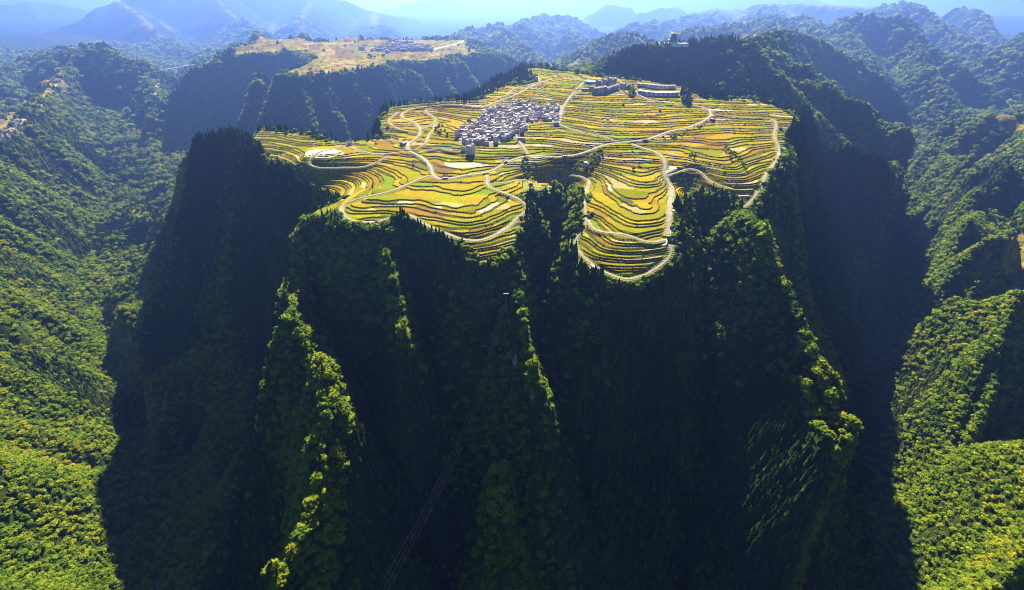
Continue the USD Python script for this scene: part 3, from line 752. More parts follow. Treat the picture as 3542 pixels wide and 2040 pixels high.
def leaf_bits(rng, n, r, c, size):
    d = rng.normal(0, 1, (n, 3))
    d /= np.linalg.norm(d, axis=1, keepdims=True)
    p = d * r * rng.uniform(.85, 1.12, (n, 1)) * [1, 1, .8] + c
    a, b_ = rng.normal(0, size, (n, 3)), rng.normal(0, size, (n, 3))
    v = np.stack([p - a * .5, p + a * .5, p + b_], 1).reshape(-1, 3)
    return v, np.arange(3 * n).reshape(-1, 3)


def broad_crown(seed, lean=.0):
    """a crown one metre wide and about one metre tall, standing on its trunk's top half"""
    rng = np.random.default_rng(seed)
    parts = []
    for i in range(7):
        a = i * 2.4 + rng.uniform(-.5, .5)
        rr = rng.uniform(.14, .30) if i else 0
        z = rng.uniform(.42, .72) if i else .78
        parts.append(blob(rng, rng.uniform(.19, .28), np.array([rr * math.cos(a), rr * math.sin(a), z]), rng.uniform(.7, .95)))
        parts.append(leaf_bits(rng, 22, .28, np.array([rr * math.cos(a), rr * math.sin(a), z]), .09))
    return join(parts)


def conifer_crown(seed):
    rng = np.random.default_rng(seed)
    parts = []
    n = 6
    for i in range(n):
        z0 = .10 + .145 * i
        r = .36 * (1 - .13 * i) * rng.uniform(.88, 1.1)
        k = 9
        ang = np.arange(k) * 2 * math.pi / k + rng.uniform(0, 1)
        rad = r * np.where(np.arange(k) % 2 == 0, 1.0, .66) * rng.uniform(.85, 1.12, k)
        ring = np.stack([rad * np.cos(ang), rad * np.sin(ang), z0 + rng.uniform(-.03, .03, k)], 1)
        top = np.array([[rng.uniform(-.02, .02), rng.uniform(-.02, .02), z0 + .29]])
        low = np.array([[0, 0, z0 + .06]])
        v = np.concatenate([ring, top, low])
        f = [(j, (j + 1) % k, k) for j in range(k)] + [((j + 1) % k, j, k + 1) for j in range(k)]
        parts.append((v, np.array(f)))
    return join(parts)


def bush(seed):
    rng = np.random.default_rng(seed)
    return join([blob(rng, rng.uniform(.28, .42), np.array([rng.uniform(-.25, .25), rng.uniform(-.25, .25), .28]), .8) for _ in range(3)])


def trunk_mesh(h, r):
    m = trimesh.creation.cone(radius=r, height=h * 1.5, sections=6)
    return np.array(m.vertices), np.array(m.faces)


# where trees stand: on every patch of terrain that can be seen, nearer patches tree by tree
run = np.maximum.accumulate(np.arctan2(Z + 14 - CAM_Z, R), axis=1)
seen = np.arctan2(Z + 14 - CAM_Z, R) >= run - .004 - .5 / R * 0
qv = V
e1, e2 = qv[1:, :-1] - qv[:-1, :-1], qv[:-1, 1:] - qv[:-1, :-1]
cr = np.cross(e1, e2)
area3 = np.linalg.norm(cr, axis=-1)
flat = np.abs(cr[..., 2]) / np.maximum(area3, 1e-9)
mid = .25 * (qv[1:, 1:] + qv[:-1, :-1] + qv[1:, :-1] + qv[:-1, 1:])
dist = np.linalg.norm(mid - [0, 0, CAM_Z], axis=-1)
mu, mv, md = view(mid)
inframe = (md > 5) & (mu > -60) & (mu < 1084) & (mv > -30) & (mv < 640)
vis = seen[1:, 1:] | seen[:-1, :-1] | seen[1:, :-1] | seen[:-1, 1:]
space = np.clip(dist * 1.75 / FPX, 2.9, 60)
dens = area3 * (.45 + .55 * flat) / space ** 2
mx_, my_ = mid[..., 0], mid[..., 1]
D1m, D2m = pick(D1c, mx_, my_), pick(D2c, mx_, my_)
clump = fbm(mx_ / 45, my_ / 45, 3, 91)
dens *= np.clip(.95 + .9 * clump, .15, 1.6)
dens[~(vis & inframe)] = 0
dens[D1m < 1 - 13 * np.clip(fbm(mx_ / 17, my_ / 17, 2, 93), 0, 1)] = 0
SLm = .25 * (SL[1:, 1:] + SL[:-1, :-1] + SL[1:, :-1] + SL[:-1, 1:])
open_ = (gentle[1:, 1:] > .5) & (dist > 1100) & (Z[1:, 1:] > -160)
dens[open_] *= .10
dens[dist > 6500] = 0
rock = ROCK[1:, 1:] > .5
dens[rock] *= .12
dens[RD[1:, 1:] < 2.2] = 0
farm = FARM[1:, 1:] > .5
dens[farm] *= .03
rng = np.random.default_rng(77)
cnt = rng.poisson(dens)
ii, jj = np.nonzero(cnt)
rep = np.repeat(np.arange(len(ii)), cnt[ii, jj])
ii, jj = ii[rep], jj[rep]
a, b_ = rng.random(len(ii)), rng.random(len(ii))
P00, P10, P01, P11 = qv[ii, jj], qv[ii + 1, jj], qv[ii, jj + 1], qv[ii + 1, jj + 1]
TP = (P00 * ((1 - a) * (1 - b_))[:, None] + P10 * (a * (1 - b_))[:, None] + P01 * ((1 - a) * b_)[:, None] + P11 * (a * b_)[:, None])
_ok = ~((D1m[ii, jj] < 2) & (to_road(TP[:, 0], TP[:, 1])[0] < 1.2))
TP, ii, jj = TP[_ok], ii[_ok], jj[_ok]
_m = D1m[ii, jj] < 2
TP[_m, 2] = zb(TP[_m, 0], TP[_m, 1]) - .3
tsp, tdist, tsl = space[ii, jj], dist[ii, jj], SLm[ii, jj]
# conifers on the plateau's own flanks and in stands elsewhere
con = fbm(TP[:, 0] / 130, TP[:, 1] / 130, 3, 95) + .55 * smooth(330, 60, D1m[ii, jj]) - .15 * smooth(900, 500, tdist) * (np.abs(TP[:, 0]) > 330)
con = con - .75 * smooth(900, 650, tdist) * smooth(300, 360, np.abs(TP[:, 0] + 20)) - .9 * np.exp(-((TP[:, 0] + 170) / 45) ** 2 - ((TP[:, 1] - 260) / 110) ** 2)
for pts, *q in RIDGES:
    if len(q) == 3 and all(0 < p[1] < 480 and abs(p[0]) < 320 for p in pts):
        for p, e in zip(pts[:-1], pts[1:]):
            L2 = (e[0] - p[0]) ** 2 + (e[1] - p[1]) ** 2 + 1e-9
            t = np.clip(((TP[:, 0] - p[0]) * (e[0] - p[0]) + (TP[:, 1] - p[1]) * (e[1] - p[1])) / L2, 0, 1)
            dd_ = np.hypot(TP[:, 0] - p[0] - t * (e[0] - p[0]), TP[:, 1] - p[1] - t * (e[1] - p[1]))
            con = np.where(dd_ < 13, np.minimum(con, .02), con)
is_con = con + rng.normal(0, .18, len(TP)) > .18
size = np.maximum(tsp, 3.4) * np.clip(np.exp(rng.normal(.46, .34, len(TP))), .75, 2.7)
size[is_con] = np.clip(tsp[is_con], 3.2, 9) * np.clip(np.exp(rng.normal(.50, .28, is_con.sum())), .8, 2.7)
high = np.where(is_con, size * rng.uniform(1.25, 1.85, len(TP)) * (1 - .40 * smooth(600, 1500, tdist)), size * rng.uniform(.7, 1.05, len(TP)))
TP[:, 2] -= np.minimum(.10 * high + .25 * size * np.clip(tsl, 0, 1.5), .4 * high)
kind = np.where(is_con, 4 + rng.integers(0, 3, len(TP)), rng.integers(0, 4, len(TP)))
print('trees', len(TP))


def quats(yaw):
    return [Gf.Quath(float(math.cos(y / 2)), 0.0, 0.0, float(math.sin(y / 2))) for y in yaw]


def scatter(path, protos, P, kinds, sx, sz, yaw):
    pi = UsdGeom.PointInstancer.Define(stage, path)
    rel = pi.CreatePrototypesRel()
    for n, (nm, (v, f), mat) in enumerate(protos):
        put(f'{path}/kinds/{nm}', v, f, mat)
        rel.AddTarget(f'{path}/kinds/{nm}')
    pi.CreatePositionsAttr(Vt.Vec3fArray.FromNumpy(np.ascontiguousarray(P, np.float32)))
    pi.CreateProtoIndicesAttr(Vt.IntArray.FromNumpy(np.ascontiguousarray(kinds, np.int32)))
    pi.CreateScalesAttr(Vt.Vec3fArray.FromNumpy(np.ascontiguousarray(np.stack([sx, sx, sz], 1), np.float32)))
    pi.CreateOrientationsAttr(quats(yaw))
    return pi.GetPrim()


CROWNS = [('leafy_crown' + w_, broad_crown(s_), 'broad_leaves') for w_, s_ in (('', 1), ('_b', 2), ('_c', 3), ('_d', 4))] + [('conifer' + w_, conifer_crown(s_), 'needles') for w_, s_ in (('', 11), ('_b', 12), ('_c', 13))]
# the 300 trees that show largest stand as trees of their own
tu, tv, td = view(TP + np.stack([0 * high, 0 * high, high * .5], 1))
shown = (tu > 4) & (tu < 1020) & (tv > 4) & (tv < 586)
big_px = np.where(shown, size * high / td ** 2, 0)
own = np.argsort(big_px)[::-1][:300]
rest = np.ones(len(TP), bool)
rest[own] = False
yaw = rng.uniform(0, 6.28, len(TP))
tag(scatter('/World/forest', CROWNS, TP[rest], kind[rest], size[rest], high[rest], yaw[rest]), kind='stuff', label='dense mixed forest covering the gorge walls and mountain slopes')
for n, (nm, (v, f), mat) in enumerate(CROWNS):
    c = stage.CreateClassPrim(f'/World/Looks/tree_{n}')
for n, (nm, cm, mat) in enumerate(CROWNS):
    root = f'/World/Looks/tree_{n}'
    put(root + '/crown', cm[0], cm[1], mat)
    v, f = trunk_mesh(.45, .035 if n < 4 else .03)
    v[:, 2] -= .12
    put(root + '/trunk', v, f, 'bark')


def place_label(u, v):
    if u < 170:
        row = 'top' if v < 430 else 'middle' if v < 510 else 'bottom'
        return f'on the sunlit left gorge wall, {row} {"near the frame edge" if u < 70 else "near the river"}'
    if u > 850:
        row = 'top' if v < 430 else 'middle' if v < 510 else 'bottom'
        return f'on the sunlit right gorge wall, {row} {"near the frame edge" if u > 950 else "near the river"}'
    at_ = 'left of the lit left spur' if u < 280 else 'on the lit left spur' if u < 345 else 'left of the power cables' if u < 420 else 'under the power cables' if u < 480 else 'on the thin middle spur' if u < 530 else 'right of the middle spur' if u < 680 else 'below the right lobe' if u < 780 else 'by the right river'
    return f'in the shaded gorge {at_}, {"low" if v > 520 else "higher up"}'


for n in own:
    con_ = kind[n] >= 4
    x = UsdGeom.Xform.Define(stage, '/World/' + numbered('conifer_tree' if con_ else 'broadleaf_tree'))
    x.AddTranslateOp().Set(tuple(map(float, TP[n])))
    x.AddRotateZOp().Set(float(math.degrees(yaw[n])))
    x.AddScaleOp().Set((float(size[n]), float(size[n]), float(high[n])))
    x.GetPrim().GetReferences().AddInternalReference(f'/World/Looks/tree_{kind[n]}')
    x.GetPrim().SetInstanceable(True)
    wh = place_label(tu[n], tv[n])
    look_ = ('narrow dark conifer' if high[n] / size[n] > 2.05 else 'broad dark conifer') if con_ else ('tall leafy tree' if high[n] / size[n] > .88 else 'wide leafy tree')
    look_ = ('big ' if size[n] * high[n] > np.median(size[own] * high[own]) else 'smaller ') + look_
    tag(x.GetPrim(), label=f'{look_} {wh}', cat='tree', group=f'{"conifers" if con_ else "leafy trees"} {wh}')

# ---------------------------------------------------------------- buildings
def plain_mat(name, colr, rough=.8, var=.0, spec=.3, noise=.0, scale=1.0):
    n = {'c': ('color', {'value': colr}), 'p': ('principled_bsdf', {'roughness': rough, 'specular_ior_level': spec}), 'o': ('object_info', {}), 'm': ('map_range', {'from_min': 0., 'from_max': 1., 'to_min': 1 - var, 'to_max': 1 + var}),
         'g': ('geometry', {}), 'n': ('noise_texture', {'scale': scale, 'detail': 4.0}), 'k': ('map_range', {'from_min': .3, 'from_max': .7, 'to_min': 1 - noise, 'to_max': 1 + noise}),
         'x': ('mix', {'mix_type': 'multiply', 'fac': 1.0}), 'y': ('mix', {'mix_type': 'multiply', 'fac': 1.0})}
    usdkit.material(stage, '/World/Looks/' + name, n, [('c.color', 'x.color1'), ('o.random', 'm.value'), ('m.result', 'x.color2'), ('g.position', 'n.vector'), ('n.fac', 'k.value'), ('x.color', 'y.color1'), ('k.result', 'y.color2'), ('y.color', 'p.base_color')], surface='p.BSDF')


plain_mat('white_wall', (.41, .375, .33), var=.18, noise=.12, scale=.7)
plain_mat('brick_wall', (.30, .17, .12), var=.2, noise=.15, scale=.7)
plain_mat('wood_wall', (.20, .13, .08), var=.2, noise=.15, scale=.7)
plain_mat('flat_roof', (.43, .345, .26), var=.4, noise=.15, scale=.6)
plain_mat('tile_roof', (.16, .15, .15), var=.25, noise=.2, scale=.6)
plain_mat('red_roof', (.42, .10, .05), var=.15, noise=.12, scale=.6)
plain_mat('blue_roof', (.38, .52, .66), noise=.06)
plain_mat('dark_glass', (.03, .04, .05), rough=.2)
plain_mat('door_wood', (.16, .08, .04))
plain_mat('concrete', (.50, .47, .42), noise=.12, scale=.3)
plain_mat('pale_dirt', (.55, .47, .33), noise=.12, scale=.25)
plain_mat('white_stone', (.74, .72, .68), noise=.10, scale=.25)
plain_mat('metal', (.45, .46, .48), rough=.5)
plain_mat('cable', (.16, .17, .19), rough=.4)
plain_mat('ridge_tile', (.24, .22, .21))
usdkit.material(stage, '/World/Looks/water', {'g': ('geometry', {}), 'n': ('noise_texture', {'scale': .5, 'detail': 3.0}), 'b': ('bump', {'strength': .25, 'distance': .3}), 'p': ('principled_bsdf', {'base_color': (.22, .25, .20), 'roughness': .12, 'specular_ior_level': .6})},
                [('g.position', 'n.vector'), ('n.fac', 'b.height'), ('b.normal', 'p.normal')], surface='p.BSDF')
usdkit.material(stage, '/World/Looks/river_water', {'g': ('geometry', {}), 'n': ('noise_texture', {'scale': .12, 'detail': 5.0}), 'r': ('rgb_ramp', {'ramp': [(.35, (.03, .05, .05)), (.6, (.05, .065, .065)), (.72, (.14, .15, .15))]}), 'p': ('principled_bsdf', {'roughness': .6, 'specular_ior_level': .25})},
                [('g.position', 'n.vector'), ('n.fac', 'r.fac'), ('r.color', 'p.base_color')], surface='p.BSDF')


def box(x0, x1, y0, y1, z0, z1):
    m = trimesh.creation.box(bounds=[[x0, y0, z0], [x1, y1, z1]])
    return np.array(m.vertices), np.array(m.faces)


def gable(w, d, z, rise, over):
    w, d = w / 2 + over, d / 2 + over
    t = .18
    pts = []
    for dz in (0, t):
        pts += [(-w, -d, z + dz), (w, -d, z + dz), (w, d, z + dz), (-w, d, z + dz), (-w, 0, z + rise + dz), (w, 0, z + rise + dz)]
    v = np.array(pts)
    f = [(6, 7, 11), (6, 11, 10), (10, 11, 8), (10, 8, 9), (1, 0, 5), (0, 4, 5), (5, 4, 2), (4, 3, 2), (0, 1, 7), (0, 7, 6), (2, 3, 9), (2, 9, 8), (1, 5, 11), (1, 11, 7), (5, 2, 8), (5, 8, 11), (4, 0, 6), (4, 6, 10), (3, 4, 10), (3, 10, 9)]
    return v, np.array(f)


def gable_wall(w, d, h, rise):
    v, f = box(-w / 2, w / 2, -d / 2, d / 2, -3, h)
    tri = []
    for s in (-1, 1):
        x = s * w / 2
        a = np.array([(x, -d / 2, h), (x, d / 2, h), (x, 0, h + rise), (x - s * .15, -d / 2, h), (x - s * .15, d / 2, h), (x - s * .15, 0, h + rise)])
        tri.append((a, np.array([(0, 1, 2), (3, 5, 4), (0, 2, 5), (0, 5, 3), (1, 4, 5), (1, 5, 2)])))
    return join([(v, f)] + tri)


def part(root, name, vf, mat, label=None):
    p_ = put(child(root, name), vf[0], vf[1], mat)
    if label:
        tag(p_, label=label)
    return p_


def windows(root, w, d, storeys, sh, mat='dark_glass', cols=3):
    for s in (-1, 1):
        for k in range(storeys):
            for c_ in range(cols):
                if s < 0 and k == 0 and c_ == cols // 2:
                    continue
                x = (c_ - (cols - 1) / 2) * w / cols
                z = k * sh + sh * .38
                part(root, 'window', box(x - w / cols * .24, x + w / cols * .24, s * d / 2 - .05, s * d / 2 + .05, z, z + sh * .42), mat)


def house_kind(n):
    root = f'/World/Looks/house_{n}'
    stage.CreateClassPrim(root)
    if n in (0, 1, 2):                                  # flat-roofed, one to three storeys
        w, d, st = ((5.2, 4.6, 2), (5.6, 5.0, 3), (6.0, 4.4, 1))[n]
        h = st * 1.9
        part(root, 'wall', box(-w / 2, w / 2, -d / 2, d / 2, -3, h), 'white_wall')
        part(root, 'roof', box(-w / 2 - .2, w / 2 + .2, -d / 2 - .2, d / 2 + .2, h, h + .22), 'flat_roof')
        for a_ in (box(-w / 2 - .2, w / 2 + .2, -d / 2 - .2, -d / 2 - .02, h + .22, h + .7), box(-w / 2 - .2, w / 2 + .2, d / 2 + .02, d / 2 + .2, h + .22, h + .7)):
            part(root, 'parapet', a_, 'white_wall')
        if n < 2:
            part(root, 'stair_house', box(w * .1, w * .42, d * .05, d * .42, h + .22, h + 1.7), 'white_wall')
        windows(root, w, d, st, 1.9)
    elif n in (3, 4, 5):                                # tiled gables: white, brick, timber
        w, d, h, mat = ((5.8, 4.4, 3.4, 'white_wall'), (5.0, 4.2, 3.0, 'brick_wall'), (6.4, 4.6, 2.6, 'wood_wall'))[n - 3]
        part(root, 'wall', gable_wall(w, d, h, 1.3), mat)
        part(root, 'roof', gable(w, d, h, 1.3, .45), 'tile_roof')
        part(root, 'roof_ridge', box(-w / 2 - .4, w / 2 + .4, -.14, .14, h + 1.44, h + 1.66), 'ridge_tile')
        windows(root, w, d, 1, 2.2)
    else:                                               # two joined flat blocks with a courtyard wall
        part(root, 'wall', box(-3.4, .2, -2.4, 2.4, -3, 3.7), 'white_wall')
        part(root, 'roof', box(-3.6, .4, -2.6, 2.6, 3.7, 3.9), 'flat_roof')
        part(root, 'low_wing', box(.2, 3.2, -.2, 2.4, -3, 2.0), 'brick_wall')
        part(root, 'wing_roof', box(.4, 3.4, -.4, 2.6, 2.0, 2.2), 'flat_roof')
        part(root, 'yard_wall', box(.2, 3.2, -2.4, -2.2, -3, .9), 'white_wall')
        for x in (-2.4, -.8):
            for z in (.6, 2.5):
                part(root, 'window', box(x - .4, x + .4, -2.46, -2.34, z, z + .8), 'dark_glass')
    dy = -(4.6, 5.0, 4.4, 4.4, 4.2, 4.6, 4.8)[n] / 2
    part(root, 'door', box(-.45, .45, dy - .05, dy + .05, 0, 1.65), 'door_wood')


for n in range(7):
    house_kind(n)
KIND_LOOK = ['two-storey flat-roofed white house', 'tall three-storey white house', 'low flat-roofed white house', 'white house with grey gable roof', 'brick house with grey gable roof', 'dark timber gabled house', 'white house with low brick wing']


def drop(kind_, p, rz, sc, name, label, cat, group=None):
    x = UsdGeom.Xform.Define(stage, '/World/' + numbered(name))
    x.AddTranslateOp().Set(tuple(map(float, p)))
    x.AddRotateZOp().Set(float(rz))
    x.AddScaleOp().Set(tuple(map(float, sc)) if np.ndim(sc) else (float(sc),) * 3)
    x.GetPrim().GetReferences().AddInternalReference(f'/World/Looks/{kind_}')
    x.GetPrim().SetInstanceable(True)
    return tag(x.GetPrim(), label=label, cat=cat, group=group)


def zt(x, y):
    """height of the mountain terrain as built"""
    out = []
    for x_, y_ in zip(np.atleast_1d(x), np.atleast_1d(y)):
        f_ = (math.atan2(x_, y_) - AZ0) / (AZ1 - AZ0) * (NAF - 1)
        i = int(np.clip(f_, 0, NAF - 2))
        l = math.log(math.hypot(x_, y_))
        a_, c_ = np.interp(l, lr_f[i], Z[i]), np.interp(l, lr_f[i + 1], Z[i + 1])
        out.append(a_ + (c_ - a_) * (f_ - i))
    return np.array(out)


def ground_at(u, v, t0=60, t1=6000):
    d = ray(u, v)
    t = np.geomspace(t0, t1, 900)
    x, y, z = d[0] * t, d[1] * t, CAM_Z + d[2] * t
    h = zt(x, y)
    k = int(np.argmax(z < h))
    return np.array([x[k], y[k], h[k]])


def in_poly(poly, x, y):
    return polygon_field(np.c_[poly[:, :2], np.zeros(len(poly))], np.asarray(x, float), np.asarray(y, float))[0]


hr = np.random.default_rng(31)
# the crowded village among the terraces
vb = VILLAGE[:, :2]
th_ = math.radians(-14)
ct, st_ = math.cos(th_), math.sin(th_)
cen = vb.mean(0)
houses = []
for row in np.arange(-150, 150, 6.6):
    sft = hr.uniform(0, 6)
    for k in np.arange(-130, 130, 6.9):
        a_, c_ = k + sft + hr.normal(0, .7), row + hr.normal(0, .9)
        x, y = cen[0] + a_ * ct - c_ * st_, cen[1] + a_ * st_ + c_ * ct
        if in_poly(VILLAGE, [x], [y])[0] < -2.5 and hr.random() < .93:
            houses.append((x, y))
houses = np.array(houses)
hd = to_road(houses[:, 0], houses[:, 1])[0]
houses = houses[hd > 3.4]
hz_ = zb(houses[:, 0], houses[:, 1])
hu, hv, _ = view(np.c_[houses, hz_])
vdist = -in_poly(VILLAGE, houses[:, 0], houses[:, 1])
for n in range(len(houses)):
    kd = int(hr.choice(7, p=[.25, .13, .14, .15, .09, .10, .14]))
    col_ = 'left' if hu[n] < 478 else 'right' if hu[n] > 528 else 'middle'
    fr_ = 'front' if hv[n] > 130 else 'back' if hv[n] < 113 else 'centre'
    where = f'on the outer edge of the crowded village, {fr_} {col_}' if vdist[n] < 7 else f'deep inside the crowded village, {fr_} {col_}'
    drop(f'house_{kd}', (houses[n, 0], houses[n, 1], hz_[n] + .1), math.degrees(th_) + hr.normal(0, 9) + (90 if hr.random() < .22 else 0), (hr.uniform(.82, 1.12), hr.uniform(.85, 1.1), hr.uniform(.85, 1.2)), 'village_house', f'{KIND_LOOK[kd]} {where}', 'house', 'houses of the crowded village among the terraces')
print('village houses', len(houses))


def single(name, u, v, kd, rz, sc, label, ground=False):
    p = ground_at(u, v) if ground else at(u, v)[0]
    return drop(f'house_{kd}', p, rz, sc, name, label, 'house')


# houses that stand alone
single('farm_house', *px('zv', (410, 1130))[0], 1, -28, (1.45, 1.3, 1.35), 'big white three-storey house standing alone below the front left of the village')
single('farm_house', *px('zv', (265, 1065))[0], 3, -20, 1.0, 'small grey-roofed outbuilding just left of the lone big white house')
single('farm_house', *px('zv', (365, 950))[0], 0, -22, 1.2, 'white flat-roofed house between the lone big white house and the village')
single('farm_house', *px('zv', (2190, 535))[0], 2, 0, 1.15, 'dark-fronted flat-roofed house detached in front of the right end of the village')
single('farm_house', *px('zv', (1460, 850))[0], 2, 5, (1.6, .8, .8), 'long low white shed beside the straight concrete path below the village')
single('farm_house', *px('zv', (375, 470))[0], 5, 0, .9, 'small dark barn alone on an orange terrace left of the village')
single('farm_house', *px('z6', (1495, 255))[0], 5, 60, (1.1, 1.3, 1.0), 'dark timber house at the left road junction')
single('farm_house', *px('z6', (712, 250))[0], 3, 0, .9, 'small grey hut on the left rim where the loop road meets the cliff')
single('farm_house', *px('z7', (1640, 550))[0], 6, 15, .9, 'small pale farmhouse in the bushes at the head of the ravine')
single('farm_house', *px('c2', (2360, 820))[0], 4, 0, .7, 'tiny field hut among the upper right terraces')
single('farm_house', *px('zb', (1420, 565))[0], 2, 90, .6, 'tiny white hut beside the wide dirt road on the front right lobe')

# blue metal roof at the village's front edge
bl = UsdGeom.Xform.Define(stage, '/World/blue_roof_hall')
p = at(*px('zv', (1140, 800))[0])[0]
bl.AddTranslateOp().Set(tuple(map(float, p)))
bl.AddRotateZOp().Set(-22.0)
tag(bl.GetPrim(), label='long hall with a pale blue metal roof at the front edge of the village', cat='hall')
part('/World/blue_roof_hall', 'wall', gable_wall(9, 5, 3.4, .8), 'white_wall')
part('/World/blue_roof_hall', 'roof', gable(9, 5, 3.4, .8, .4), 'blue_roof')
windows('/World/blue_roof_hall', 9, 5, 1, 3.0, cols=4)

# houses on the second plateau and the left ridge
far_poly = [(352.7 + .03891 * x, 34.7 + .03891 * y) for x, y in ((920, 230), (1150, 190), (1300, 250), (1650, 290), (2000, 350), (2040, 420), (1650, 420), (1300, 440), (920, 420), (600, 430), (440, 440), (560, 360), (900, 350))]
pts = []
for _ in range(6000):
    u, v = hr.uniform(368, 433), hr.uniform(41, 53)
    if in_poly(np.array(far_poly), [u], [v])[0] < 0 and all((abs(u - a_) / 2.3) ** 2 + (abs(v - c_) / 1.0) ** 2 > 1 for a_, c_ in pts):
        pts.append((u, v))
pts = pts[:85]
for u, v in pts + [(361.5, 50.2), (363, 50.4), (388, 52.8), (404, 51.8)]:
    kd = int(hr.choice(7, p=[.2, .2, .1, .22, .08, .08, .12]))
    side_ = 'left' if u < 392 else 'right' if u > 416 else 'middle'
    drop(f'house_{kd}', ground_at(u, v), hr.uniform(-25, 25), hr.uniform(2.0, 2.8), 'far_house', f'{KIND_LOOK[kd]} at the {side_} of the distant plateau village', 'house', 'houses of the distant village on the second plateau')
for where, zlp, n_ in (('hamlet on the left ridge top', ((620, 440), (690, 490), (740, 500), (810, 470), (870, 450), (860, 410), (800, 420), (800, 530), (840, 530), (760, 540), (650, 470)), 24),
                       ('hamlet on the crest at the left edge', ((0, 1330), (40, 1270), (100, 1230), (180, 1230), (250, 1160), (270, 1090), (200, 1130), (220, 1190), (130, 1280), (60, 1330), (20, 1360)), 30),
                       ('far white group behind the left ridge', ((850, 125), (880, 115), (920, 120), (960, 110), (975, 100), (900, 130)), 9),
                       ('small group by the ridge road bend', ((420, 930), (430, 970), (415, 950)), 4)):
    for k in range(n_):
        x, y = zlp[k % len(zlp)]
        u, v = px('zl', (x + hr.normal(0, 14), y + hr.normal(0, 9)))[0]
        kd = int(hr.choice(7, p=[.25, .1, .2, .2, .1, .02, .13]))
        drop(f'house_{kd}', ground_at(max(u, 1), v), hr.uniform(0, 180), hr.uniform(1.2, 1.7) * (1.6 if 'far' in where else 1), 'ridge_house', f'{KIND_LOOK[kd]} in the {where}', 'house', f'houses of the {where}')

# terraced rows of the resort at the back
def row_of(line, n_, w_, d_, st0, names, where, z_up=0):
    P = at([q[0] for q in line], [q[1] for q in line])
    L = resample(P, .5)
    for k in range(n_):
        s = (k + .5) / n_ * (len(L) - 1)
        p = L[int(s)]
        q = L[min(int(s) + 1, len(L) - 1)] - L[max(int(s) - 1, 0)]
        rz = math.degrees(math.atan2(q[1], q[0]))
        ln = np.linalg.norm(P[-1] - P[0]) / n_
        root = '/World/' + numbered(names)
        x = UsdGeom.Xform.Define(stage, root)
        x.AddTranslateOp().Set((float(p[0]), float(p[1]), float(zb(np.array([p[0]]), np.array([p[1]]))[0]) + z_up))
        x.AddRotateZOp().Set(rz)
        st = st0 + int(hr.integers(0, 2))
        h = st * 2.7
        w2 = ln * .5 - .05
        part(root, 'wall', box(-w2, w2, -d_ / 2, d_ / 2, -5, h), 'white_wall' if k % 3 else 'wood_wall')
        part(root, 'roof', gable(2 * w2, d_, h, 1.5, .25), 'tile_roof')
        for j in range(st):
            for c_ in (-.5, .5):
                part(root, 'window', box(c_ * w2 - w2 * .3, c_ * w2 + w2 * .3, -d_ / 2 - .06, -d_ / 2 + .05, j * 2.7 + .9, j * 2.7 + 2.2), 'dark_glass')
            part(root, 'balcony', box(-w2 * .9, w2 * .9, -d_ / 2 - 1.0, -d_ / 2 - .06, j * 2.7 + .05, j * 2.7 + .25), 'concrete')
        part(root, 'roof_ridge', box(-w2, w2, -.15, .15, h + 1.63, h + 1.9), 'ridge_tile')
        short = where.split(' above')[0].split(' at the end')[0].split(' behind')[0].split(' by the')[0]
        pos_ = 'left end' if k < n_ / 3 else 'right end' if k >= 2 * n_ / 3 else 'middle'
        tag(x.GetPrim(), label=f'{"timber-faced" if k % 3 == 0 else "white"} {"three" if st == 3 else "two" if st == 2 else "four"}-storey row house at the {pos_} of the {short}', cat='row house', group=f'row houses of the {where}')


row_of(px('zr', (520, 545), (760, 510), (990, 430)), 9, 0, 9.0, 2, 'row_house', 'long dark resort row above the terraces')
row_of(px('zr', (300, 475), (400, 478), (540, 470)), 5, 0, 7.0, 1, 'row_house', 'low resort row at the end of the white road')
row_of(px('zr', (600, 400), (760, 360), (960, 300)), 7, 0, 7.0, 2, 'row_house', 'second resort row behind the long one')
row_of(px('zr', (1060, 400), (1180, 420), (1260, 430)), 4, 0, 7.0, 1, 'row_house', 'short resort row by the road bend')


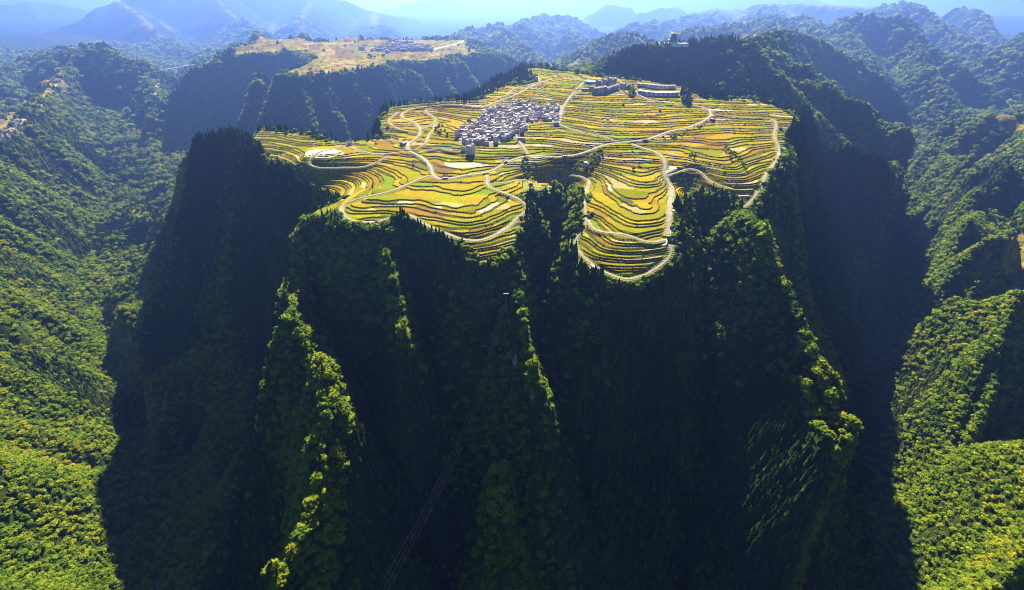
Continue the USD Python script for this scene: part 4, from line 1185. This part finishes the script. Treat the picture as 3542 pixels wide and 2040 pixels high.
def long_hall(name, line, d_, h, roof, label, cat):
    P = at([q[0] for q in line], [q[1] for q in line])
    L = resample(P, 6.0)
    L[:, 2] = gaussian_filter1d(zb(L[:, 0], L[:, 1]), 2, mode='nearest')
    t = np.gradient(L[:, :2], axis=0)
    t /= np.linalg.norm(t, axis=1, keepdims=True)
    nr_ = np.stack([-t[:, 1], t[:, 0]], 1)
    root = '/World/' + numbered(name)
    x = UsdGeom.Xform.Define(stage, root)
    o = L[len(L) // 2]
    x.AddTranslateOp().Set(tuple(map(float, o)))
    L = L - o

    def strip(prof, nm, mat):
        v = np.concatenate([np.c_[L[:, :2] + nr_ * a_, L[:, 2] + z] for a_, z in prof])
        v = v.reshape(len(prof), len(L), 3).transpose(1, 0, 2).reshape(-1, 3)
        m = len(prof)
        f = [(i * m + k, i * m + (k + 1) % m, (i + 1) * m + (k + 1) % m, (i + 1) * m + k) for i in range(len(L) - 1) for k in range(m)]
        part(root, nm, (v, np.array(f)), mat)
    strip([(-d_ / 2, -4), (-d_ / 2, h), (d_ / 2, h), (d_ / 2, -4)], 'wall', 'white_wall')
    strip([(-d_ / 2 - .5, h + .02), (-d_ / 2 - .5, h + .22), (0, h + 1.1), (d_ / 2 + .5, h + .22), (d_ / 2 + .5, h + .02)], 'roof', roof)
    for i in range(len(L) - 1):
        m_ = (L[i] + L[i + 1]) / 2
        c_ = m_[:2] - nr_[i] * (d_ / 2 + .02)
        a_ = t[i] * 1.9
        v = np.array([(*(c_ - a_), m_[2] + .9), (*(c_ + a_), m_[2] + .9), (*(c_ + a_), m_[2] + h * .8), (*(c_ - a_), m_[2] + h * .8)])
        v = np.concatenate([v, v + np.r_[nr_[i] * .1, 0]])
        part(root, 'window', (v, np.array([(0, 1, 2), (0, 2, 3), (0, 4, 5), (0, 5, 1), (3, 2, 6), (3, 6, 7), (4, 7, 6), (4, 6, 5), (0, 3, 7), (0, 7, 4), (1, 5, 6), (1, 6, 2)])), 'dark_glass')
    tag(x.GetPrim(), label=label, cat=cat)


long_hall('long_hall', px('zr', (1430, 520), (1600, 560), (1800, 575), (2000, 572), (2210, 560)), 6.0, 4.2, 'white_stone', 'long curved white hall with a bright roof under the wooded hill', 'hall')
long_hall('covered_corridor', px('zr', (1400, 370), (1580, 390), (1760, 412), (1950, 425), (2150, 415)), 3.4, 3.0, 'flat_roof', 'long narrow covered corridor running through the trees above the white hall', 'corridor')


# open red-roofed pavilions by the road
def pavilion(u, v, rz, s, roof, label):
    root = '/World/' + numbered('roadside_pavilion')
    x = UsdGeom.Xform.Define(stage, root)
    p = at(u, v)[0]
    x.AddTranslateOp().Set(tuple(map(float, p)))
    x.AddRotateZOp().Set(rz)
    x.AddScaleOp().Set((s, s, s))
    part(root, 'floor_slab', box(-3, 3, -2, 2, -1.5, .25), 'concrete')
    for a_ in (-2.6, 0, 2.6):
        for c_ in (-1.7, 1.7):
            part(root, 'post', box(a_ - .13, a_ + .13, c_ - .13, c_ + .13, .25, 2.6), 'wood_wall')
    part(root, 'railing', box(-2.6, 2.6, 1.66, 1.74, .9, 1.05), 'wood_wall')
    part(root, 'roof', gable(6, 4, 2.6, 1.4, .6), roof)
    part(root, 'roof_ridge', box(-3.5, 3.5, -.15, .15, 4.14, 4.4), 'ridge_tile')
    tag(x.GetPrim(), label=label, cat='pavilion')


pavilion(*px('z6', (2110, 738))[0], 8, .85, 'red_roof', 'red-roofed open pavilion beside the hairpin of the main road')
pavilion(*px('z7', (462, 497))[0], 35, .8, 'red_roof', 'dark red pavilion on the main road below the village')
pavilion(*px('z7', (1318, 420))[0], 2, .9, 'red_roof', 'bright orange-red roofed pavilion on the straight of the main road')
pavilion(*px('z8', (130, 690))[0], 15, .85, 'tile_roof', 'grey-roofed pavilion on the main road near the right lobe road')
pavilion(*px('z8', (1102, 380))[0], 70, 1.1, 'red_roof', 'tall red pavilion at the sharp bend on the right of the terraces')


# pagoda on the wooded hill
pg = '/World/pagoda'
x = UsdGeom.Xform.Define(stage, pg)
p = ground_at(672, 47.0)
x.AddTranslateOp().Set((float(p[0]), float(p[1]), float(p[2]) + 1))
tag(x.GetPrim(), label='small tiered pagoda tower on the wooded hill behind the terraces', cat='pagoda')


def frustum(r0, r1, z0, z1, k=8):
    a_ = np.arange(k) * 2 * math.pi / k + math.pi / k
    v = np.concatenate([np.stack([r * np.cos(a_), r * np.sin(a_), np.full(k, z)], 1) for r, z in ((r0, z0), (r1, z1))] + [np.array([[0, 0, z0], [0, 0, z1]])])
    f = []
    for j in range(k):
        m = (j + 1) % k
        f += [(j, m, k + m), (j, k + m, k + j), (2 * k, m, j), (2 * k + 1, k + j, k + m)]
    return v, np.array(f)


part(pg, 'base', frustum(13, 12, -6, 2), 'concrete')
part(pg, 'stone_terrace', box(-30, 30, -8, 8, -6, .6), 'pale_dirt')
z = 2.0
for r in (7.5, 6.0, 4.6):
    part(pg, 'storey', frustum(r, r, z, z + 4.2), 'wood_wall')
    part(pg, 'eave', frustum(r + 2.8, r * .7, z + 4.2, z + 6.4), 'tile_roof')
    z += 5.4
part(pg, 'spire', frustum(.6, .1, z + .6, z + 4.5), 'metal')

# footbridge slung across the left gorge
A_b, B_b = U(149, 72.6, -90), U(195, 64.4, -90)
br = '/World/bridge'
x = UsdGeom.Xform.Define(stage, br)
x.AddTranslateOp().Set(tuple(map(float, A_b)))
x.AddRotateZOp().Set(math.degrees(math.atan2(B_b[1] - A_b[1], B_b[0] - A_b[0])))
LB = float(np.linalg.norm(B_b - A_b))
tag(x.GetPrim(), label='long straight bridge crossing the misty left gorge', cat='bridge')
part(br, 'deck', box(-8, LB + 8, -6.5, 6.5, -2.4, 0), 'concrete')
for s in (-1, 1):
    part(br, 'side_rail', box(-8, LB + 8, s * 6.1 - .45, s * 6.1 + .45, 0, 1.6), 'white_stone')
part(br, 'road_surface', box(-8, LB + 8, -5.5, 5.5, .004, .05), 'asphalt')
for k in (.2, .4, .6, .8):
    q = A_b + (B_b - A_b) * k
    part(br, 'pier', box(LB * k - 3, LB * k + 3, -4, 4, float(zt(q[0], q[1])[0] - A_b[2]) - 3, -2.4), 'concrete')

def tube(points, radii, sides=5):
    p = np.asarray(points, float)
    t = np.gradient(p, axis=0)
    t /= np.linalg.norm(t, axis=1, keepdims=True) + 1e-12
    a = np.cross(t, [1.0, .1, .05])
    a /= np.linalg.norm(a, axis=1, keepdims=True) + 1e-12
    b_, ang = np.cross(t, a), np.arange(sides) * 2 * np.pi / sides
    v = p[:, None] + np.broadcast_to(radii, (len(p),))[:, None, None] * (np.cos(ang)[None, :, None] * a[:, None] + np.sin(ang)[None, :, None] * b_[:, None])
    i, j = np.meshgrid(np.arange(len(p) - 1), np.arange(sides), indexing='ij')
    q = np.stack([i * sides + j, i * sides + (j + 1) % sides, (i + 1) * sides + (j + 1) % sides, (i + 1) * sides + j], -1).reshape(-1, 4)
    return v.reshape(-1, 3), np.vstack([q[:, [0, 1, 2]], q[:, [0, 2, 3]]])


# power line over the gorge
c0, c1, c2 = U(506, 294, -18), U(474, 424, -76), U(383, 592, -150)
c3 = c2 + (c2 - c1) * .9 + [0, 0, 8]
tt = np.linspace(0, 1, 60)
for k, off in enumerate((-3.2, 0, 3.2)):
    ctl = np.stack([c0 + [off * .45, 0, 0], c1 + [off * .75, 0, 0], c2 + [off, 0, 0], c3 + [off, 0, 0]])
    L = np.stack([np.interp(tt, [0, .36, .66, 1], ctl[:, j]) for j in range(3)], 1)
    L = gaussian_filter1d(L, 6, axis=0, mode='nearest')
    v, f = tube(L, np.full(len(L), .035), 5)
    tag(put('/World/' + numbered('power_cable'), v, f, 'cable'), label='%s of the thin power cables strung over the dark gorge' % ('left one', 'middle one', 'right one')[k], cat='cable', group='power cables over the gorge')
py = '/World/power_pylon'
x = UsdGeom.Xform.Define(stage, py)
pz0 = float(zt(c0[0], c0[1] + 2)[0])
x.AddTranslateOp().Set((float(c0[0]), float(c0[1]) + 1, pz0))
tag(x.GetPrim(), label='steel pylon on the wooded spur where the power cables start', cat='pylon')
ph = float(c0[2]) - pz0
for sx in (-1, 1):
    for sy in (-1, 1):
        b0, b1 = np.array([sx * 1.6, sy * 1.6, -1]), np.array([sx * .3, sy * .3, ph])
        part(py, 'leg', tube(np.stack([b0, b1]), np.array([.07, .06]), 4), 'cable')
part(py, 'cross_arm', box(-2.2, 2.2, -.15, .15, ph - .2, ph + .1), 'metal')


# yards, pond, round pads
def flat_pad(name, pts_, mat, label, cat, lift=.45, kind_='structure', level=False):
    P = at([q[0] for q in pts_], [q[1] for q in pts_])
    P = np.concatenate([P, P[:1]])
    P = resample(P, 1.5)[:-1]
    for k in range(2):
        P[:, k] = gaussian_filter1d(P[:, k], 1.5, mode='wrap')
    z_ = zb(P[:, 0], P[:, 1])
    if level:
        z_ = np.full(len(P), z_.mean())
    P[:, 2] = z_ + lift
    c_ = P.mean(0)
    n_ = len(P)
    v = np.concatenate([P, P - [0, 0, 1.6], c_[None]])
    f = [(i, (i + 1) % n_, 2 * n_) for i in range(n_)] + [q for i in range(n_) for q in ((i, n_ + i, n_ + (i + 1) % n_), (i, n_ + (i + 1) % n_, (i + 1) % n_))]
    pr_ = put('/World/' + numbered(name), v, np.array(f), mat)
    return tag(pr_, label=label, cat=cat, kind=kind_), c_


flat_pad('dirt_yard', px('zb', (1220, 935), (1300, 905), (1350, 870), (1362, 930), (1345, 970), (1290, 965)), 'pale_dirt', 'pale triangular dirt yard at the end of the wide road', 'yard')
flat_pad('dirt_yard', px('za', (1545, 895), (1640, 920), (1690, 935), (1620, 965), (1575, 970), (1560, 945)), 'pale_dirt', 'pale dirt yard at the tip of the front left lobe', 'yard')
flat_pad('dirt_yard', px('zb', (450, 1180), (500, 1180), (550, 1210), (520, 1245), (480, 1245), (440, 1210)), 'pale_dirt', 'small pale yard on the cliff road of the front right lobe', 'yard')
flat_pad('dirt_yard', px('z8', (470, 1100), (510, 1065), (560, 1080), (620, 1110), (520, 1150), (420, 1195)), 'pale_dirt', 'pale bare field beside the wide dirt road', 'yard')
flat_pad('dirt_yard', px('z6', (1515, 230), (1570, 225), (1580, 260), (1540, 285)), 'white_stone', 'bright paved pad at the left road junction', 'yard')
flat_pad('stone_spill', px('zb', (1410, 735), (1440, 760), (1455, 830), (1440, 900), (1415, 915), (1385, 870), (1375, 820), (1400, 790)), 'white_stone', 'bright white stone spill beside the wide dirt road', 'stones', lift=.8)
flat_pad('round_plaza', px('zr', (1080, 200), (1130, 195), (1155, 215), (1140, 240), (1090, 240)), 'concrete', 'pale round plaza at the edge of the wood behind the resort', 'plaza', level=True)
flat_pad('round_plaza', px('z8', (2050, 880), (2090, 880), (2110, 900), (2090, 920), (2055, 915)), 'white_stone', 'small white round platform on the right rim road', 'plaza', level=True)
flat_pad('pond', px('zr', (340, 320), (380, 265), (460, 245), (560, 255), (640, 280), (640, 310), (560, 335), (440, 338)), 'water', 'oval pond beside the path to the resort', 'pond', level=True, lift=.9)
for u, v, lab in ((*px('z8', (515, 910))[0], 'small round concrete water tank beside the bare field'), (*px('c2', (1975, 880))[0], 'small round white water tank among the upper terraces')):
    root = '/World/' + numbered('water_tank')
    x = UsdGeom.Xform.Define(stage, root)
    p = at(u, v)[0]
    x.AddTranslateOp().Set(tuple(map(float, p)))
    part(root, 'tank_wall', frustum(2.4, 2.4, -1, 1.2, 14), 'concrete')
    part(root, 'tank_water', frustum(2.0, 2.0, 1.2, 1.25, 14), 'water')
    tag(x.GetPrim(), label=lab, cat='tank')

# rivers in the two gorges
for riv, lab in ((RIVER_L[1:14], 'rocky river in the bottom of the left gorge'), (RIVER_R[1:13], 'rocky river in the bottom of the right gorge')):
    P = resample(np.array(riv), 8.0)
    for _ in range(4):
        wx, wy = pick(_wx, P[:, 0], P[:, 1]), pick(_wy, P[:, 0], P[:, 1])
        B = resample(np.array(riv), 8.0)
        P[:, 0], P[:, 1] = B[:len(P), 0] - wx, B[:len(P), 1] - wy
    P[:, 2] = np.array([max(zt(a_ + o, c_)[0] for o in (-2, 2)) for a_, c_ in P[:, :2]]) + .6
    P[:, 2] = gaussian_filter1d(P[:, 2], 2)
    v, f = ribbon(P, 3.4, 3.0, .9)
    tag(put('/World/' + numbered('river'), v, f, 'river_water'), label=lab, cat='river', kind='structure')

# roads of the ridge and of the second plateau
for lab, w_, pts_ in (('thin road along the crest of the left ridge between the hamlets', 5.0, px('zl', (770, 585), (725, 605), (745, 640), (735, 680), (680, 705), (620, 760), (560, 800), (480, 900), (440, 950), (340, 1050), (300, 1085), (240, 1130))),
                      ('pale road leaving the distant village along the second plateau', 7.0, px('c2', (690, 368), (780, 345), (850, 327), (900, 312), (930, 300), (985, 297)))):
    P = np.array([ground_at(u, v) for u, v in pts_])
    P = resample(P, 14)
    P[:, 2] = zt(P[:, 0], P[:, 1])
    v, f = ribbon(P, w_, 3.0)
    tag(put('/World/' + numbered('road'), v, f, 'pale_dirt'), label=lab, cat='road', kind='structure')

# lone trees and bushes on the terraces
CLS = lambda k: f'tree_{k}'
for u, v, k, s, lab in ((*px('z7', (1055, 790))[0], 2, 6, 'round dark tree alone on the concentric knoll above the ravine'), (*px('z7', (2300, 340))[0], 0, 3.2, 'small round tree in a field near the main road fork'),
                        (*px('z7', (2400, 550))[0], 1, 4.5, 'dark bushy tree on the upper edge of the front right lobe'), (*px('z7', (2320, 622))[0], 3, 3.5, 'low bush tree between fields of the front right lobe'),
                        (*px('zv', (160, 90))[0], 0, 4, 'left one of two small trees on the back rim road'), (*px('zv', (215, 88))[0], 4, 3, 'right one of two small trees on the back rim road'),
                        (*px('zr', (1120, 780))[0], 2, 4, 'small tree in the upper terraces below the resort'), (*px('z6', (1640, 565))[0], 1, 3, 'little tree in the gully below the left road'), (*px('z6', (1050, 890))[0], 4, 3, 'single conifer at the foot of the brown terraces')):
    p = at(u, v)[0]
    drop(CLS(k), p - [0, 0, .3], float(hr.uniform(0, 360)), (s, s, s * (1.0 if k < 4 else 2.2)), 'field_tree', lab, 'tree')
GROVES = [(px('zr', (2240, 560), (2300, 470), (2420, 470), (2480, 560), (2500, 700), (2440, 760), (2290, 740), (2230, 650)), 45, 'dark grove at the right end of the white hall', 1.0),
          (px('zr', (1270, 430), (1340, 430), (1400, 500), (1380, 560), (1320, 640), (1280, 700), (1230, 560)), 26, 'trees by the road bend below the resort', .7),
          (px('zv', (1400, 60), (1560, 60), (1750, 110), (1900, 170), (1850, 200), (1600, 130), (1400, 110)), 22, 'trees behind the village', .6),
          (px('zv', (1000, 200), (1100, 190), (1100, 260), (1010, 260)), 6, 'trees among the village roofs', .6),
          (px('zv', (300, 640), (700, 420), (1300, 220), (2000, 260), (2200, 420), (1500, 480), (1200, 760), (600, 860)), 26, 'trees between the village houses', .56),
          (px('c2', (700, 930), (740, 920), (800, 980), (790, 1010), (730, 1000), (695, 970)), 18, 'bushes left of the village', .5),
          (px('z7', (1800, 320), (1900, 330), (1860, 450), (1750, 600), (1620, 640), (1560, 520), (1650, 480), (1750, 400)), 34, 'bushes at the head of the ravine', .5),
          (px('z8', (330, 670), (600, 600), (880, 500), (1050, 420), (1060, 450), (850, 590), (600, 680), (340, 700)), 44, 'hedge bushes along the stepped bank on the right', .42),
          (px('z8', (1280, 780), (1400, 820), (1550, 980), (1640, 1120), (1560, 1130), (1400, 1000), (1250, 850)), 40, 'bushes in the hollow of the right terraces', .42),
          (px('z8', (760, 900), (860, 910), (860, 990), (790, 990)), 9, 'bushes in the right fields', .5),
          (px('z7', (740, 440), (800, 440), (830, 700), (770, 760), (640, 600)), 24, 'bushes on the steps of the ravine head', .45)]
for poly, n_, lab, s0 in GROVES:
    pw_ = at([q[0] for q in poly], [q[1] for q in poly])
    lo_, hi_ = pw_[:, :2].min(0), pw_[:, :2].max(0)
    k = 0
    while k < n_:
        x, y = hr.uniform(lo_, hi_)
        if in_poly(pw_, [x], [y])[0] < 0 and to_road(np.array([x]), np.array([y]))[0][0] > .5:
            con_ = hr.random() < (.6 if s0 > .9 else .15)
            s = s0 * hr.uniform(4.5, 8.5)
            kd = int(hr.integers(4, 7) if con_ else hr.integers(0, 4))
            z_ = float(zb(np.array([x]), np.array([y]))[0]) - .5
            drop(CLS(kd), (x, y, z_), float(hr.uniform(0, 360)), (s * (.75 if con_ else 1), s * (.75 if con_ else 1), s * (1.7 if con_ else 1.0)), 'grove_tree', f'{"dark conifer" if con_ else "round leafy tree" if s0 > .55 else "round green bush"} among the {lab}', 'tree' if s0 > .55 or con_ else 'bush', lab)
            k += 1
# shrubs rooted along the terrace banks and the rim
sel = np.nonzero(bank | (edge & (frd > 1)))[0]
sa = np.linalg.norm(np.cross(PV[PF[sel, 1]] - PV[PF[sel, 0]], PV[PF[sel, 3]] - PV[PF[sel, 0]]), axis=1)
pr_ = np.clip(sa * np.where(edge[sel], .16, .035) * np.clip(.4 + 1.3 * fbm(fx[sel] / 25, fy[sel] / 25, 2, 99), 0, 2), 0, 1)
sel = sel[hr.random(len(sel)) < pr_]
sp = fc[sel] + np.c_[hr.normal(0, .5, (len(sel), 2)), np.zeros(len(sel))]
ss_ = np.where(edge[sel], hr.uniform(1.2, 4.2, len(sel)), hr.uniform(.7, 1.7, len(sel))) * (1 + .0006 * np.hypot(sp[:, 0], sp[:, 1]))
print('shrubs', len(sel))
tag(scatter('/World/bank_shrubs', [('shrub', bush(1), 'broad_leaves'), ('shrub_b', bush(2), 'broad_leaves')], sp - [0, 0, .15], hr.integers(0, 2, len(sel)), ss_, ss_, hr.uniform(0, 6.28, len(sel))), kind='stuff', label='low shrubs along the terrace banks and the cliff rim')

# ---------------------------------------------------------------- air
HX = 24000.0
hz = trimesh.creation.box(bounds=[[-HX, -HX, float(Z.min()) - 4.5], [HX, HX, float(Z.max()) + 25]])
usdkit.material(stage, '/World/Looks/haze_air', {'v': ('principled_volume', {'color': (.22, .40, 1.0), 'density': 1.05e-4, 'anisotropy': .7})}, volume='v.volume')
tag(usdkit.mesh(stage, '/World/haze', hz, '/World/Looks/haze_air').GetPrim(), kind='stuff')
